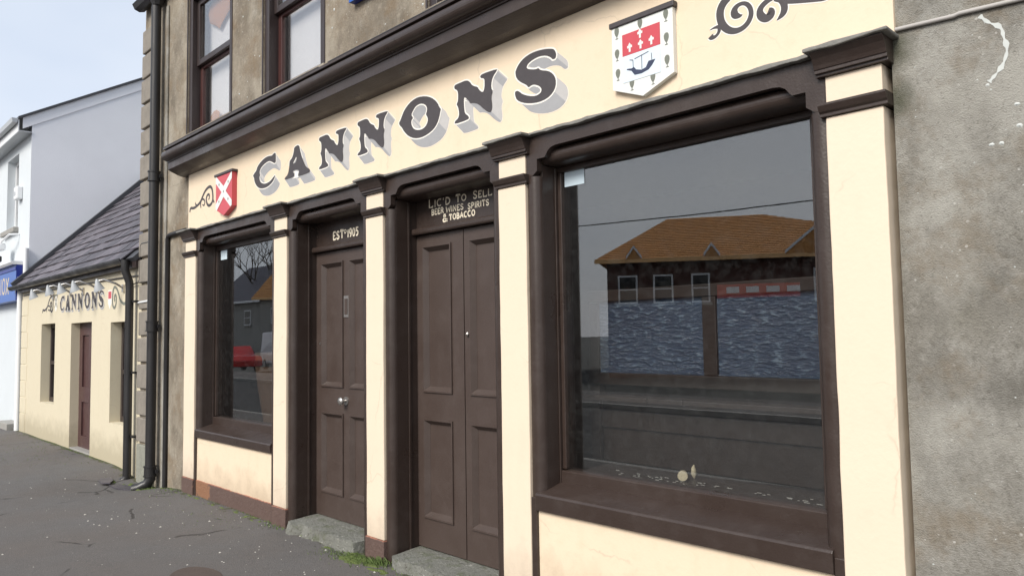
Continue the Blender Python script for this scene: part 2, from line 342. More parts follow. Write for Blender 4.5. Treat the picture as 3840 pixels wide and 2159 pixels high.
def wbox(x0, x1, y0, y1, z0, z1, axis, step=.09, amp=.0022, seed=0, edge=0):
    m_ = MB(); L_ = (x1-x0) if axis == 'x' else (z1-z0); n = max(4, int(L_/step)); rings = []
    for k in range(n+1):
        t = k/n; r = []
        for c, (a, b) in enumerate(((0, 0), (1, 0), (1, 1), (0, 1))):
            if axis == 'x':
                x = x0+L_*t; y = y1 if a else y0; z = z1 if b else z0; q = (x*5.3, c*7.1+seed, y*3)
                if not a: y += amp*.6*noise.noise(q)
                z += amp*(1+edge)*noise.noise((x*6.1, c*3.3+seed, 1)) + amp*edge*noise.noise((x*23, c*3.3+seed, 5))
            else:
                z = z0+L_*t; x = x1 if a else x0; y = y1 if b else y0; q = (z*4.3, c*7.1+seed, x*3)
                x += amp*noise.noise(q)+amp*.5*noise.noise((z*19, c*2.2, seed)); 
                if not b: y += amp*.6*noise.noise((z*3.7, 1, seed+x0))
            r.append(len(m_.v)); m_.v.append((x, y, z))
        rings.append(r)
    for k in range(n):
        for c in range(4):
            d = (c+1) % 4; f_ = (rings[k][c], rings[k][d], rings[k+1][d], rings[k+1][c]); m_.f.append(f_ if axis == 'z' else tuple(reversed(f_))); m_.m.append(0)
    m_.f.append(tuple(reversed(rings[0])) if axis == 'z' else tuple(rings[0])); m_.f.append(tuple(rings[-1]) if axis == 'z' else tuple(reversed(rings[-1]))); m_.m += [0, 0]
    return m_
def smooth_pts(pts, it=2, closed=False):
    for _ in range(it):
        o = [] if closed else [pts[0]]
        n = len(pts)
        for k in range(n if closed else n-1):
            a, b2 = pts[k], pts[(k+1) % n]
            o.append(tuple(a[i]*.75+b2[i]*.25 for i in range(len(a)))); o.append(tuple(a[i]*.25+b2[i]*.75 for i in range(len(a))))
        if not closed: o.append(pts[-1])
        pts = o
    return pts
WLOC = {}
def ob(name, mb, mats, parent=None, label=None, cat=None, group=None, kind=None, bevel=0, smooth=False):
    vs_ = [Vector(v) for v in mb.v]
    lo = Vector((min(v[i] for v in vs_) for i in range(3))); hi = Vector((max(v[i] for v in vs_) for i in range(3)))
    c = Vector(((lo.x+hi.x)/2, (lo.y+hi.y)/2, lo.z if parent is None else (lo.z+hi.z)/2))
    me = bpy.data.meshes.new(name); me.from_pydata([tuple(v-c) for v in vs_], [], mb.f)
    if not isinstance(mats, (list, tuple)): mats = [mats]
    for m in mats: me.materials.append(MAT[m])
    me.polygons.foreach_set('material_index', mb.m)
    if smooth: me.polygons.foreach_set('use_smooth', [True]*len(me.polygons))
    me.update()
    o = bpy.data.objects.new(name, me); COL.objects.link(o)
    if parent: o.parent = parent; o.location = c - WLOC[parent.name]
    else: o.location = c
    WLOC[o.name] = c
    if bevel:
        b = o.modifiers.new('bevel', 'BEVEL'); b.width = bevel; b.segments = 2; b.limit_method = 'ANGLE'; b.angle_limit = math.radians(40)
    if smooth:
        me.set_sharp_from_angle(angle=math.radians(50))
    meta(o, label, cat, group, kind)
    return o
def meta(o, label=None, cat=None, group=None, kind=None):
    for k, v in (('label', label), ('category', cat), ('group', group), ('kind', kind)):
        if v: o[k] = v
def thing(name, loc, label, cat, group=None):
    o = bpy.data.objects.new(name, None); COL.objects.link(o); o.location = loc; o.empty_display_size = .2
    WLOC[o.name] = Vector(loc); meta(o, label, cat, group); return o
def wall_mesh(x0, x1, z0, z1, y0, y1, holes):
    mb = MB(); xs = sorted({x0, x1, *[h[0] for h in holes], *[h[1] for h in holes]}); zs = sorted({z0, z1, *[h[2] for h in holes], *[h[3] for h in holes]})
    ins = lambda x, z: any(h[0] < x < h[1] and h[2] < z < h[3] for h in holes)
    for a, b2 in zip(xs, xs[1:]):
        for c, d in zip(zs, zs[1:]):
            if ins((a+b2)/2, (c+d)/2): continue
            mb.quad((a, y0, c), (b2, y0, c), (b2, y0, d), (a, y0, d)); mb.quad((b2, y1, c), (a, y1, c), (a, y1, d), (b2, y1, d))
    for a, b2, c, d in holes:
        mb.quad((a, y0, c), (a, y0, d), (a, y1, d), (a, y1, c)); mb.quad((b2, y0, c), (b2, y1, c), (b2, y1, d), (b2, y0, d))
        mb.quad((a, y0, d), (b2, y0, d), (b2, y1, d), (a, y1, d)); mb.quad((a, y0, c), (a, y1, c), (b2, y1, c), (b2, y0, c))
    mb.quad((x0, y0, z0), (x0, y0, z1), (x0, y1, z1), (x0, y1, z0)); mb.quad((x1, y0, z0), (x1, y1, z0), (x1, y1, z1), (x1, y0, z1))
    mb.quad((x0, y0, z1), (x1, y0, z1), (x1, y1, z1), (x0, y1, z1)); mb.quad((x0, y0, z0), (x0, y1, z0), (x1, y1, z0), (x1, y0, z0))
    return mb
# hand lettering: strokes on a 1-high grid
def arc(cx, cz, rx, rz, a0, a1, n=9): return [(cx+rx*math.cos(math.radians(a0+(a1-a0)*k/(n-1))), cz+rz*math.sin(math.radians(a0+(a1-a0)*k/(n-1)))) for k in range(n)]
GL = {
 'L': (.55, [[(0,1),(0,0),(.5,0),(.5,.2)]]), 'I': (.12, [[(.06,1),(.06,0)]]), 'C': (.62, [arc(.36,.5,.34,.5,50,310,14)]), "'": (.14, [[(.08,1),(.04,.75)]]),
 'D': (.6, [[(.04,0),(.04,1)], [(.04,1)]+arc(.15,.5,.43,.5,80,-80,10)+[(.04,0)]]), 'T': (.62, [[(0,.8),(0,1),(.6,1),(.6,.8)], [(.3,1),(.3,0)]]),
 'O': (.68, [arc(.34,.5,.32,.5,90,450,18)]), 'S': (.55, [[(.5,.78),(.42,.95),(.25,1),(.08,.92),(.03,.74),(.12,.58),(.38,.44),(.5,.26),(.42,.06),(.25,0),(.08,.05),(0,.24)]]),
 'E': (.5, [[(.03,0),(.03,1)], [(.03,1),(.46,1),(.46,.84)], [(.03,.52),(.36,.52)], [(.03,0),(.48,0),(.48,.18)]]),
 'B': (.55, [[(.03,0),(.03,1)], [(.03,1)]+arc(.2,.76,.27,.24,85,-85,8)+[(.03,.52)], [(.03,.52)]+arc(.22,.26,.3,.26,85,-85,8)+[(.03,0)]]),
 'R': (.6, [[(.03,0),(.03,1)], [(.03,1)]+arc(.22,.74,.28,.26,85,-85,8)+[(.03,.48)], [(.25,.48),(.56,0)]]),
 'W': (.95, [[(0,1),(.22,0),(.47,.72),(.72,0),(.95,1)]]), 'N': (.62, [[(.04,0),(.04,1),(.58,0),(.58,1)]]),
 'P': (.55, [[(.03,0),(.03,1)], [(.03,1)]+arc(.2,.73,.3,.27,85,-85,8)+[(.03,.46)]]),
 'A': (.66, [[(0,0),(.33,1),(.64,0)], [(.14,.36),(.52,.36)]]),
 '&': (.6, [[(.58,.35),(.3,.02),(.08,.05),(.04,.28),(.2,.5),(.38,.74),(.32,.95),(.18,.95),(.14,.76),(.3,.42),(.58,0)]]),
 '1': (.2, [[(0,.8),(.12,1),(.12,0)]]), '9': (.5, [arc(.25,.7,.22,.29,-20,340,14), [(.47,.7),(.42,.25),(.2,0)]]), '0': (.52, [arc(.26,.5,.23,.5,90,450,16)]),
 '5': (.5, [[(.46,1),(.1,1),(.07,.56),(.25,.62),(.43,.5),(.45,.28),(.35,.06),(.2,0),(.04,.08)]]), 'X': (.6, [[(0,1),(.58,0)], [(0,0),(.58,1)]]), ' ': (.3, []),
}
def text_mb(mb, txt, x0, x1, z, h, y, sw, serif=True, hvar=0):
    wd = sum(GL[c][0]+.24 for c in txt)-.24; sx = (x1-x0)/wd; cx = x0; k = 0
    for ci, c in enumerate(txt):
        hh = h*(1+hvar*(1 if ci == 0 or txt[ci-1] == ' ' else 0)); jz = random.uniform(-.03, .03)*h
        for st in GL[c][1]:
            P = [(cx+p[0]*sx, z+jz+p[1]*hh) for p in st]
            mb.ribbon(P, sw*random.uniform(.9, 1.15), y-.00012*(k % 9)); k += 1
            if serif:
                for e in (st[0], st[-1]):
                    if e[1] in (0, 1) and c not in 'OCS&':
                        q = (cx+e[0]*sx, z+jz+e[1]*hh); mb.ribbon([(q[0]-h*.09, q[1]), (q[0]+h*.09, q[1])], sw*.55, y-.00012*(k % 9)); k += 1
        cx += (GL[c][0]+.24)*sx
    return mb

# ================================================================ GROUND
def ground_z(x, y):
    z = 0.0
    z += -.105*math.exp(-((x+8.5)/.75)**2)*math.exp(-(min(0, y+.1)/.9)**2)      # dip to the gully at the downpipes
    z += .03*min(1, max(0, (x+3.6)/1.2)) if x > -3.6 else 0
    if y < 0: z += .018*y
    return z + .008*noise.noise((x*.9, y*1.3, 0)) + .003*noise.noise((x*4, y*4, 3))
mb = MB(); nx, ny = 300, 30
X0, X1, Y0, Y1 = -34.0, 9.0, -4.4, .32
for j in range(ny+1):
    for i in range(nx+1):
        x = X0+(X1-X0)*i/nx; y = Y0+(Y1-Y0)*j/ny; mb.v.append((x, y, ground_z(x, y)))
for j in range(ny):
    for i in range(nx): a = j*(nx+1)+i; mb.f.append((a, a+1, a+nx+2, a+nx+1)); mb.m.append(0)
ob('pavement', mb, 'pavement', kind='structure', smooth=True)
ob('ground', MB().box(-400, 400, -400, 400, -.9, -.36), 'field', kind='structure')
ob('road', MB().box(-120, 60, -11.2, -4.52, -.5, -.2), 'asphalt', kind='structure')
ob('kerb', MB().box(-120, 60, -4.52, -4.38, -.5, -.075), 'concrete', kind='structure', bevel=.015)
ob('opposite_pavement', MB().box(-120, 60, -14.5, -11.35, -.5, -.1), 'pavement', kind='structure')
ob('opposite_kerb', MB().box(-120, 60, -11.35, -11.2, -.5, -.09), 'concrete', kind='structure')

# ================================================================ THE PUBLIC HOUSE
WY = .050                                   # face of the rendered wall
pub = thing('public_house', (-3.5, .2, 0), 'grey rendered public house with a cream and dark brown shopfront lettered CANNONS', 'building')
UP = [(-7.325, -6.154), (-5.426, -4.292), (-2.84, -1.70), (.3, 1.44)]
uh = [(a, b, 3.98, 5.62) for a, b in UP]
ob('upper_wall', wall_mesh(-8.77, 7, 3.46, 5.95, WY, .42, uh), 'render_brown', pub)
ob('right_wall', MB().box(.262, 7, WY, .42, -.4, 3.458), 'render', pub)
ob('left_wall', MB().box(-8.77, -7.20, WY, .42, -.4, 3.458), 'render_brown', pub)
ob('gable_wall', MB().box(-8.77, -8.5, .421, 8, -.4, 5.95), 'render_brown', pub)
g = MB(); g.quad((-8.771, .42, 5.951), (-8.771, 8, 5.951), (-8.771, 4.2, 9.2)); g.quad((-8.5, .42, 5.951), (-8.5, 4.2, 9.2), (-8.5, 8, 5.951)); ob('gable_top', g, 'render_brown', pub)
rf = MB(); rf.hexa([(-8.80, -.05, 5.98), (7, -.05, 5.98), (7, 4.2, 9.25), (-8.80, 4.2, 9.25), (-8.80, -.05, 6.06), (7, -.05, 6.06), (7, 4.2, 9.33), (-8.80, 4.2, 9.33)])
rf.hexa([(-8.80, 4.2, 9.25), (7, 4.2, 9.25), (7, 8.2, 5.98), (-8.80, 8.2, 5.98), (-8.80, 4.2, 9.33), (7, 4.2, 9.33), (7, 8.2, 6.06), (-8.80, 8.2, 6.06)])
ob('roof', rf, 'slate', pub)
gu = MB().prof([(-.13, 5.93), (-.10, 5.87), (-.04, 5.85), (.02, 5.87), (.05, 5.93), (.03, 5.93), (-.02, 5.875), (-.06, 5.875), (-.11, 5.93)], -8.74, 7)
ob('eaves_gutter', gu, 'black_iron', pub)
# quoin blocks
for i in range(17):
    z0 = .405+.328*(i-1); z1 = z0+.294; x0 = -8.795; x1 = -8.235
    if i == 0: z0 = -.3
    j = lambda: random.uniform(-.006, .006)
    q = MB().box(x0+j(), x1+j(), .014+j(), .35, z0, min(z1, 5.84))
    ob('quoin', q, 'mossy_stone' if i < 1 else 'quoin', pub, bevel=.012)
# interior room shell (inward faces)
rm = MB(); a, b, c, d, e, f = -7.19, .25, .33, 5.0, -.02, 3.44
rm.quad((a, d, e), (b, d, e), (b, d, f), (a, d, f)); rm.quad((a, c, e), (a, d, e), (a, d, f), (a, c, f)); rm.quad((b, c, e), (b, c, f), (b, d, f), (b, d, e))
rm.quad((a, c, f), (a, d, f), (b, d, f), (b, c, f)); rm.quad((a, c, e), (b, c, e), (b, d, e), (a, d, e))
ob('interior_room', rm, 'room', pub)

# fascia and cornice
FX0, FX1, FY, FZ0, FZ1 = -7.222, .284, .03, 2.857, 3.52
fascia = ob('fascia', MB().box(FX0, FX1, FY, .32, FZ0, FZ1), 'cream', pub, bevel=.004)
cp = [(.029, 3.497), (-.01, 3.503), (-.05, 3.513), (-.10, 3.532), (-.15, 3.553), (-.155, 3.556), (-.155, 3.632), (-.166, 3.634), (-.166, 3.645), (-.178, 3.648)]
cp += [(-.182-.05*math.sin(math.radians(t)), 3.652+.052*(1-math.cos(math.radians(t)))) for t in range(0, 181, 15)]
cp += [(-.182, 3.765), (-.214, 3.768), (-.214, 3.79), (WY-.002, 3.83), (WY-.002, 3.497)]
cor = ob('cornice', MB().prof(cp, -7.335, FX1+.12), 'brown', pub)
ob('cornice_return', MB().prof([(y*.93+.002, z+.0) for y, z in cp[:-4]]+[(WY-.003, 3.785), (WY-.003, 3.5)], -7.36, -7.3352), 'brown', cor)
ob('cornice_flashing', MB().prof([(-.216, 3.792), (-.216, 3.797), (WY-.004, 3.837), (WY-.004, 3.832)], -7.337, -3.93), 'slate_dark', cor)
ob('cornice_flashing', MB().prof([(-.216, 3.792), (-.216, 3.797), (WY-.004, 3.837), (WY-.004, 3.832)], -3.78, FX1+.12), 'slate_dark', cor)

# pilasters
PIL = [(-7.22, -6.929), (-5.10, -4.859), (-3.582, -3.353), (-2.078, -1.837), (0, .24)]
def ring(mb, x0, x1, o, z0, z1): mb.box(x0-o, x1+o, -o, .1, z0, z1)
for i, (x0, x1) in enumerate(PIL):
    p = ob('pilaster', wbox(x0, x1, 0, .30, .165, 2.562, 'z', .08, .004, i), 'cream_wood', pub, bevel=.006)
    ob('neck_block', MB().box(x0+.003, x1-.003, .004, .28, 2.6185, 2.7385), 'cream_wood', p, bevel=.004)
    nb = MB(); nb.prof([(-.012, 2.563), (-.012, 2.577), (-.022, 2.585), (-.030, 2.60), (-.034, 2.608), (-.034, 2.618), (.1, 2.618), (.1, 2.563)], x0-.02, x1+.02)
    ob('neck_band', nb, 'brown', p, bevel=.002)
    cpm = MB(); cpm.prof([(-.014, 2.739), (-.014, 2.752), (-.026, 2.752), (-.026, 2.768), (-.03, 2.768), (-.036, 2.785), (-.05, 2.812), (-.068, 2.832), (-.07, 2.838), (.1, 2.838), (.1, 2.739)], x0-.03, x1+.03)
    ob('capital', cpm, 'brown', p, bevel=.003)
    ob('capital_cap', wbox(x0-.055, x1+.055, -.085, .1, 2.8385, 2.8565, 'x', .03, .004, i, .6), 'lead_cap', p, bevel=.005)
    pl = wbox(x0-.008, x1+.008, -.010, .28, -.25, .164, 'x', .03, .004, i+20, .5)
    ob('plinth_block', pl, 'plinth', p, bevel=.006)

# bay surrounds: cut bracket plate, roll mould, side strips, reveals
BAYS = [(-6.929, -5.10), (-4.859, -3.582), (-3.353, -2.078), (-1.837, 0.0)]
ear = [(0, 2.60), (.05, 2.60), (.088, 2.628), (.088, 2.698), (.150, 2.698), (.163, 2.712), (.180, 2.735), (.205, 2.75), (.24, 2.756)]
for i, (a, b) in enumerate(BAYS):
    s = thing_part = None
    lp = [(a+.001+x, z) for x, z in ear] + [(b-.001-x, z) for x, z in reversed(ear)] + [(b-.001, 2.836), (a+.001, 2.836)]
    br = ob('bracket_head', MB().poly([lp], .012, .055), 'brown', pub, bevel=.003)
    ob('head_ledge', wbox(a+.056, b-.056, -.024, .1, 2.838, 2.8563, 'x', .025, .005, i+9, .8), 'lead_cap', br, bevel=.004)
    rp = [(.058+.036-.046*math.sin(math.radians(t)), 2.716+.046*math.cos(math.radians(t))) for t in range(0, 181, 15)]
    ob('roll_mould', MB().prof(rp + [(.31, 2.67), (.31, 2.835), (.094, 2.835)], a+.092, b-.092), 'brown', br)
    for sx, e in ((1, a), (-1, b)):
        x0, x1 = sorted((e+sx*.001, e+sx*.086)); xm = e+sx*.086
        zb = .10 if i in (1, 2) else .70
        zb = -.2 if i in (1, 2) else .62
        pr = [(e+sx*.001, .06), (e+sx*.001, .022), (e+sx*.018, .014), (e+sx*.045, .012), (e+sx*.068, .022), (e+sx*.084, .045), (e+sx*.086, .06)]
        if sx < 0: pr.reverse()
        st = ob('side_strip', MB().profv(pr, zb, 2.599), 'brown', pub, smooth=True)
        ob('reveal_lining', MB().box(x0, x1, .0605, .32, zb, 2.669), 'brown', st, bevel=.003)
        ob('reveal_bead', MB().box(min(xm, xm+sx*.009), max(xm, xm+sx*.009), .165, .185, zb, 2.669), 'brown', st, bevel=.003)

# shop windows
def shop_window(i, sill_b, sill_t, back_z, rail_t, glass_t, label):
    a, b = BAYS[i]; xa, xb = a+.086, b-.086
    w = ob('window_frame', MB().box(xa, xa+.035, .188, .26, rail_t, glass_t), 'brown', pub, bevel=.004, label=label)
    ob('frame_stile', MB().box(xb-.07, xb, .188, .26, rail_t, glass_t), 'brown', w, bevel=.004)
    ob('frame_head', MB().box(xa, xb, .187, .261, glass_t+.001, 2.669), 'brown', w, bevel=.004)
    ob('frame_rail', MB().prof([(.172, back_z-.03), (.172, rail_t-.012), (.178, rail_t-.008), (.262, rail_t), (.262, back_z-.03)], xa, xb), 'brown', w, bevel=.003)
    ob('sill', MB().prof([(-.004, sill_b), (-.008, sill_t-.012), (.0, sill_t), (.30, back_z+.035), (.30, sill_b)], a+.0445, b-.0445), 'brown', w, bevel=.004)
    ob('pane', MB().box(xa+.02, xb-.05, .212, .216, rail_t-.01, glass_t+.02), 'glass', w)
    # stall riser
    for e, s in ((a, 1), (b, -1)): ob('riser_strip', MB().box(*sorted((e+s*.001, e+s*.044)), .006, .2, -.2, sill_t-.03), 'brown', w, bevel=.004)
    ob('stall_riser', wbox(a+.0445, b-.0445, .022, .3, .160, sill_b+.002, 'x', .06, .004, i, .4), 'cream', w, bevel=.003)
    ob('riser_plinth', wbox(a+.0445, b-.0445, .012, .28, -.25, .1655, 'x', .05, .005, i+3, .5), 'plinth', w, bevel=.005)
    return w
w1 = shop_window(0, .615, .70, .742, .828, 2.615, 'small shop window nearest the downpipe')
w2 = shop_window(3, .624, .724, .762, .845, 2.634, 'large shop window beside the bare rendered wall')
ob('sticker', MB().box(-6.755, -6.60, .2095, .2115, 2.512, 2.612), 'sticker', w1)
ob('sticker', MB().box(-1.705, -1.548, .2095, .2115, 2.545, 2.637), 'sticker', w2)

# doors
def panel(parent, x0, x1, z0, z1, yf, deep):
    mbp = MB(); mbp.box(x0-.01, x1+.01, yf+deep, yf+deep+.01, z0-.01, z1+.01)
    ob('panel', mbp, 'brown_door', parent)
    m_ = .030; fr = MB()
    P = [(x0, z0), (x1, z0), (x1, z1), (x0, z1)]; Q = [(x0+m_, z0+m_), (x1-m_, z0+m_), (x1-m_, z1-m_), (x0+m_, z1-m_)]
    o_ = [(x0-.012, z0-.012), (x1+.012, z0-.012), (x1+.012, z1+.012), (x0-.012, z1+.012)]
    for k in range(4):
        j = (k+1) % 4
        A = lambda p, y: (p[0], y, p[1])
        fr.quad(A(o_[k], yf), A(o_[j], yf), A(o_[j], yf-.012), A(o_[k], yf-.012))
        fr.quad(A(o_[k], yf-.012), A(o_[j], yf-.012), A(P[j], yf-.012), A(P[k], yf-.012))
        fr.quad(A(P[k], yf-.012), A(P[j], yf-.012), A(Q[j], yf+deep-.001), A(Q[k], yf+deep-.001))
    ob('panel_moulding', fr, 'brown_door', parent)
def leaf(name, x0, x1, z0, z1, pans, yf, label=None):
    holes = [(p[0]-.002, p[1]+.002, p[2]-.002, p[3]+.002) for p in pans]
    d = ob(name, wall_mesh(x0, x1, z0, z1, yf, yf+.045, holes), 'brown_door', pub, label=label)
    for p in pans: panel(d, *p, yf, .026)
    return d
YD = .25
d1 = leaf('door', -4.77, -3.672, .104, 2.405, [(-4.665, -4.325, 1.235, 2.30), (-4.205, -3.86, 1.235, 2.30), (-4.665, -4.325, .32, .99), (-4.205, -3.86, .32, .99)], YD, 'brown panelled single door with a letter plate and knob')
d2 = leaf('door', -3.2665, -2.7185, .104, 2.405, [(-3.178, -2.862, 1.248, 2.312), (-3.178, -2.862, .332, 1.03)], YD, 'brown panelled left leaf of the double door')
d3 = leaf('door', -2.7125, -2.165, .104, 2.405, [(-2.64, -2.26, 1.248, 2.312), (-2.64, -2.26, .332, 1.03)], YD, 'brown panelled right leaf of the double door')
ob('astragal', MB().box(-2.726, -2.716, .244, .252, .11, 2.40), 'brown_door', d2, bevel=.003)
ob('letter_plate', MB().box(-4.302, -4.222, .243, .25, 1.82, 2.005), 'steel', d1, bevel=.003)
ob('letter_flap', MB().box(-4.286, -4.238, .2395, .2425, 1.845, 1.98), 'brown_door', d1, bevel=.002)
kn = MB(); kn.tube([(-4.27, .25, 1.115), (-4.27, .222, 1.115), (-4.27, .208, 1.115), (-4.27, .190, 1.115), (-4.27, .178, 1.115), (-4.27, .174, 1.115)], [.012, .012, .026, .034, .026, .008], 14)
ob('knob', kn, 'steel', d1, smooth=True)
ob('knob_rose', MB().tube([(-4.27, .2495, 1.115), (-4.27, .243, 1.115)], .036, 16), 'steel', d1)
ob('keyhole_plate', MB().tube([(-4.70, .2495, 1.60), (-4.70, .246, 1.60)], .014, 10), 'steel', d1)
ob('knob', MB().tube([(-2.67, .25, 1.66), (-2.67, .232, 1.66), (-2.67, .226, 1.66)], [.012, .014, .004], 10), 'steel', d3)
for a, b, tag in ((-4.859, -3.582, 0), (-3.353, -2.078, 1)):
    xa, xb = a+.0865, b-.0865
    tr = ob('transom', MB().prof([(.205, 2.412), (.20, 2.425), (.20, 2.448), (.212, 2.458), (.30, 2.458), (.30, 2.412)], xa, xb), 'brown', pub, bevel=.003)
    pn = ob('sign_panel', MB().box(xa, xb, .25, .30, 2.4585, 2.715), 'brown', tr)
    W0 = [('EST', -4.478, -4.31, 2.508, .066, .012, True, 0), ('D', -4.295, -4.265, 2.545, .03, .007, False, 0), ('1905', -4.245, -4.078, 2.506, .066, .012, True, 0)]
    W1 = [("LIC'D", -3.103, -2.86, 2.606, .050, .0085, True, .15), ('TO', -2.79, -2.68, 2.606, .044, .0085, True, .2), ('SELL', -2.60, -2.405, 2.605, .044, .0085, True, .2),
          ('BEER', -3.074, -2.935, 2.549, .040, .0078, True, 0), ('WINES', -2.905, -2.71, 2.547, .040, .0072, True, 0), ('SPIRITS', -2.66, -2.44, 2.541, .039, .0072, True, 0),
          ('&', -2.945, -2.892, 2.482, .056, .0085, False, 0), ('TOBACCO', -2.868, -2.588, 2.488, .038, .0085, True, 0)]
    for wd_, xl, xr, zz, hh_, sw_, se_, hv_ in (W1 if tag else W0): ob('painted_word', text_mb(MB(), wd_, xl, xr, zz, hh_, .2485, sw_*1.2, se_, hv_), 'text', pn)
# stone thresholds
def rough_stone(name, x0, x1, y0, y1, z0, z1, mat, seed, parent=None, **kw):
    nxs, nys = 44, 8; m_ = MB(); R = random.Random(seed); idx = {}
    for k in range(3):          # top rim grid + front skirt rows
        pass
    for j in range(nys+1):
        for i in range(nxs+1):
            u, v = i/nxs, j/nys; x = x0+(x1-x0)*u; y = y0+(y1-y0)*v
            e = (1-v)**3
            y += e*(.055*noise.noise((x*5, seed, 0))+.025*noise.noise((x*17, seed, 7))) ; zz = z1 - e*abs(.045*noise.noise((x*7, seed*2, 1))+.02*noise.noise((x*21, seed, 2))) + .004*noise.noise((x*9, y*9, seed))
            cx = .05*(1-v) if False else .06*(1-v); x = x0+cx+(x1-x0-2*cx)*u
            idx[i, j] = len(m_.v); m_.v.append((x, y, zz))
    for j in range(nys):
        for i in range(nxs): m_.f.append((idx[i, j], idx[i+1, j], idx[i+1, j+1], idx[i, j+1])); m_.m.append(0)
    rows = [[idx[i, 0] for i in range(nxs+1)]]
    for k in range(1, 4):
        r = []
        for i in range(nxs+1):
            x, y, z = m_.v[idx[i, 0]]; r.append(len(m_.v)); m_.v.append((x, y-.02*k/3+.035*noise.noise((x*8, k*1.7, seed+4))+.015*noise.noise((x*25, k*3, seed)), z+(z0-z)*k/3))
        rows.append(r)
    for k in range(3):
        for i in range(nxs): m_.f.append((rows[k][i], rows[k+1][i], rows[k+1][i+1], rows[k][i+1])); m_.m.append(0)
    for i, flip in ((0, 0), (nxs, 1)):
        side = [rows[k][i] for k in range(4)]; bk = idx[i, nys]; x, y, z = m_.v[bk]; lo = len(m_.v); m_.v.append((x, y, z0))
        pts = [idx[i, j] for j in range(nys, 0, -1)] + side + [lo]
        m_.f.append(tuple(pts if flip else reversed(pts))); m_.m.append(0)
    return ob(name, m_, mat, parent, smooth=True, **kw)
rough_stone('door_step', -4.775, -3.665, -.035, .30, -.15, .098, 'step', 3, None, label='worn mossy stone step under the single door with the letter plate', cat='step')
rough_stone('door_step', -3.27, -2.16, -.05, .30, -.15, .094, 'step', 8, None, label='worn stone step under the brown double doors', cat='step')

# upper sash windows
for k, (a, b) in enumerate(UP):
    z0, z1 = 3.98, 5.62; zm = 4.80
    f_ = MB(); f_.box(a-.002, a+.085, .062, .36, z0, z1); f_.box(b-.085, b+.002, .062, .36, z0, z1); f_.box(a+.085, b-.085, .062, .36, z1-.08, z1+.002)
    s = ob('sash_window', f_, 'dark_frame', pub, bevel=.006)
    for xx in ((a-.022, a-.0025), (b+.0025, b+.022)): ob('edge_bead', MB().box(*xx, .040, .0495, z0, z1), 'dark_frame', s, bevel=.003)
    ob('sill', MB().box(a-.04, b+.04, .02, .34, z0-.08, z0-.001), 'render_brown', s, bevel=.008)
    u = MB(); u.box(a+.085, a+.15, .115, .155, zm-.03, z1-.08); u.box(b-.15, b-.085, .115, .155, zm-.03, z1-.08); u.box(a+.15, b-.15, .115, .155, zm-.03, zm+.035); u.box(a+.15, b-.15, .115, .155, z1-.15, z1-.08)
    ob('upper_sash', u, 'dark_frame', s, bevel=.006)
    l_ = MB(); l_.box(a+.085, a+.155, .158, .198, z0+.002, zm+.028); l_.box(b-.155, b-.085, .158, .198, z0+.002, zm+.028); l_.box(a+.155, b-.155, .158, .198, zm-.06, zm+.028); l_.box(a+.155, b-.155, .158, .198, z0+.002, z0+.10)
    ob('lower_sash', l_, 'maroon_sash', s, bevel=.006)
    ob('pane', MB().box(a+.14, b-.14, .133, .137, zm+.01, z1-.14), 'glass_up', s); ob('pane', MB().box(a+.145, b-.145, .176, .180, z0+.08, zm-.04), 'glass_up', s)
    ob('blind', MB().box(a+.086, b-.086, .262, .267, z0+.005, z1-.085), 'blind', s)
def flat_lamp(name, cx, cy, zr, label, cat):
    m_ = MB(); m_.tube([(cx, cy, z) for z, r in zr], [r for z, r in zr], 16); m_.v = [(x, cy+(y-cy)*.1, z) for x, y, z in m_.v]
    ob(name, m_, 'lamp', None, smooth=True, label=label, cat=cat)
flat_lamp('paper_lantern', -6.88, .225, [(5.14, .01), (5.18, .07), (5.28, .27), (5.38, .31), (5.46, .29), (5.52, .2), (5.535, .05)], 'tan paper lantern hanging behind the upstairs sash window by the downpipe', 'lantern')
flat_lamp('ornament', -6.98, .225, [(4.00, .08), (4.05, .05), (4.12, .11), (4.18, .12), (4.22, .05)], 'small tan ornament at the foot of the upstairs sash window', 'ornament')
bs = thing('blue_wall_sign', (-3.3, .06, 4.33), 'blue wall sign between the upstairs windows, only its lower corner showing', 'sign')
ob('board', MB().box(-3.80, -3.05, .0, .049, 4.335, 4.95), 'blue_dark', bs, bevel=.004); ob('rim', MB().box(-3.80, -3.05, -.01, -.0002, 4.335, 4.36), 'blue', bs)

# ---------------------------------------------------------------- painted CANNONS lettering
LO = [(-3.176, 3.226), (-3.155, 3.243), (-3.145, 3.259), (-3.108, 3.307), (-3.046, 3.345), (-2.97, 3.364), (-2.892, 3.36), (-2.815, 3.339), (-2.754, 3.306), (-2.712, 3.267), (-2.694, 3.234), (-2.676, 3.218), (-2.685, 3.199), (-2.695, 3.166), (-2.719, 3.125), (-2.761, 3.092), (-2.828, 3.071), (-2.905, 3.062), (-2.984, 3.072), (-3.054, 3.101), (-3.11, 3.147), (-3.14, 3.187), (-3.161, 3.201)]
LOi = [(-3.001, 3.277), (-2.966, 3.305), (-2.912, 3.311), (-2.863, 3.296), (-2.835, 3.269), (-2.835, 3.239), (-2.85, 3.219), (-2.826, 3.189), (-2.827, 3.16), (-2.856, 3.13), (-2.905, 3.119), (-2.963, 3.129), (-3.003, 3.152), (-3.023, 3.19), (-3.017, 3.216), (-2.997, 3.224), (-3.022, 3.254)]
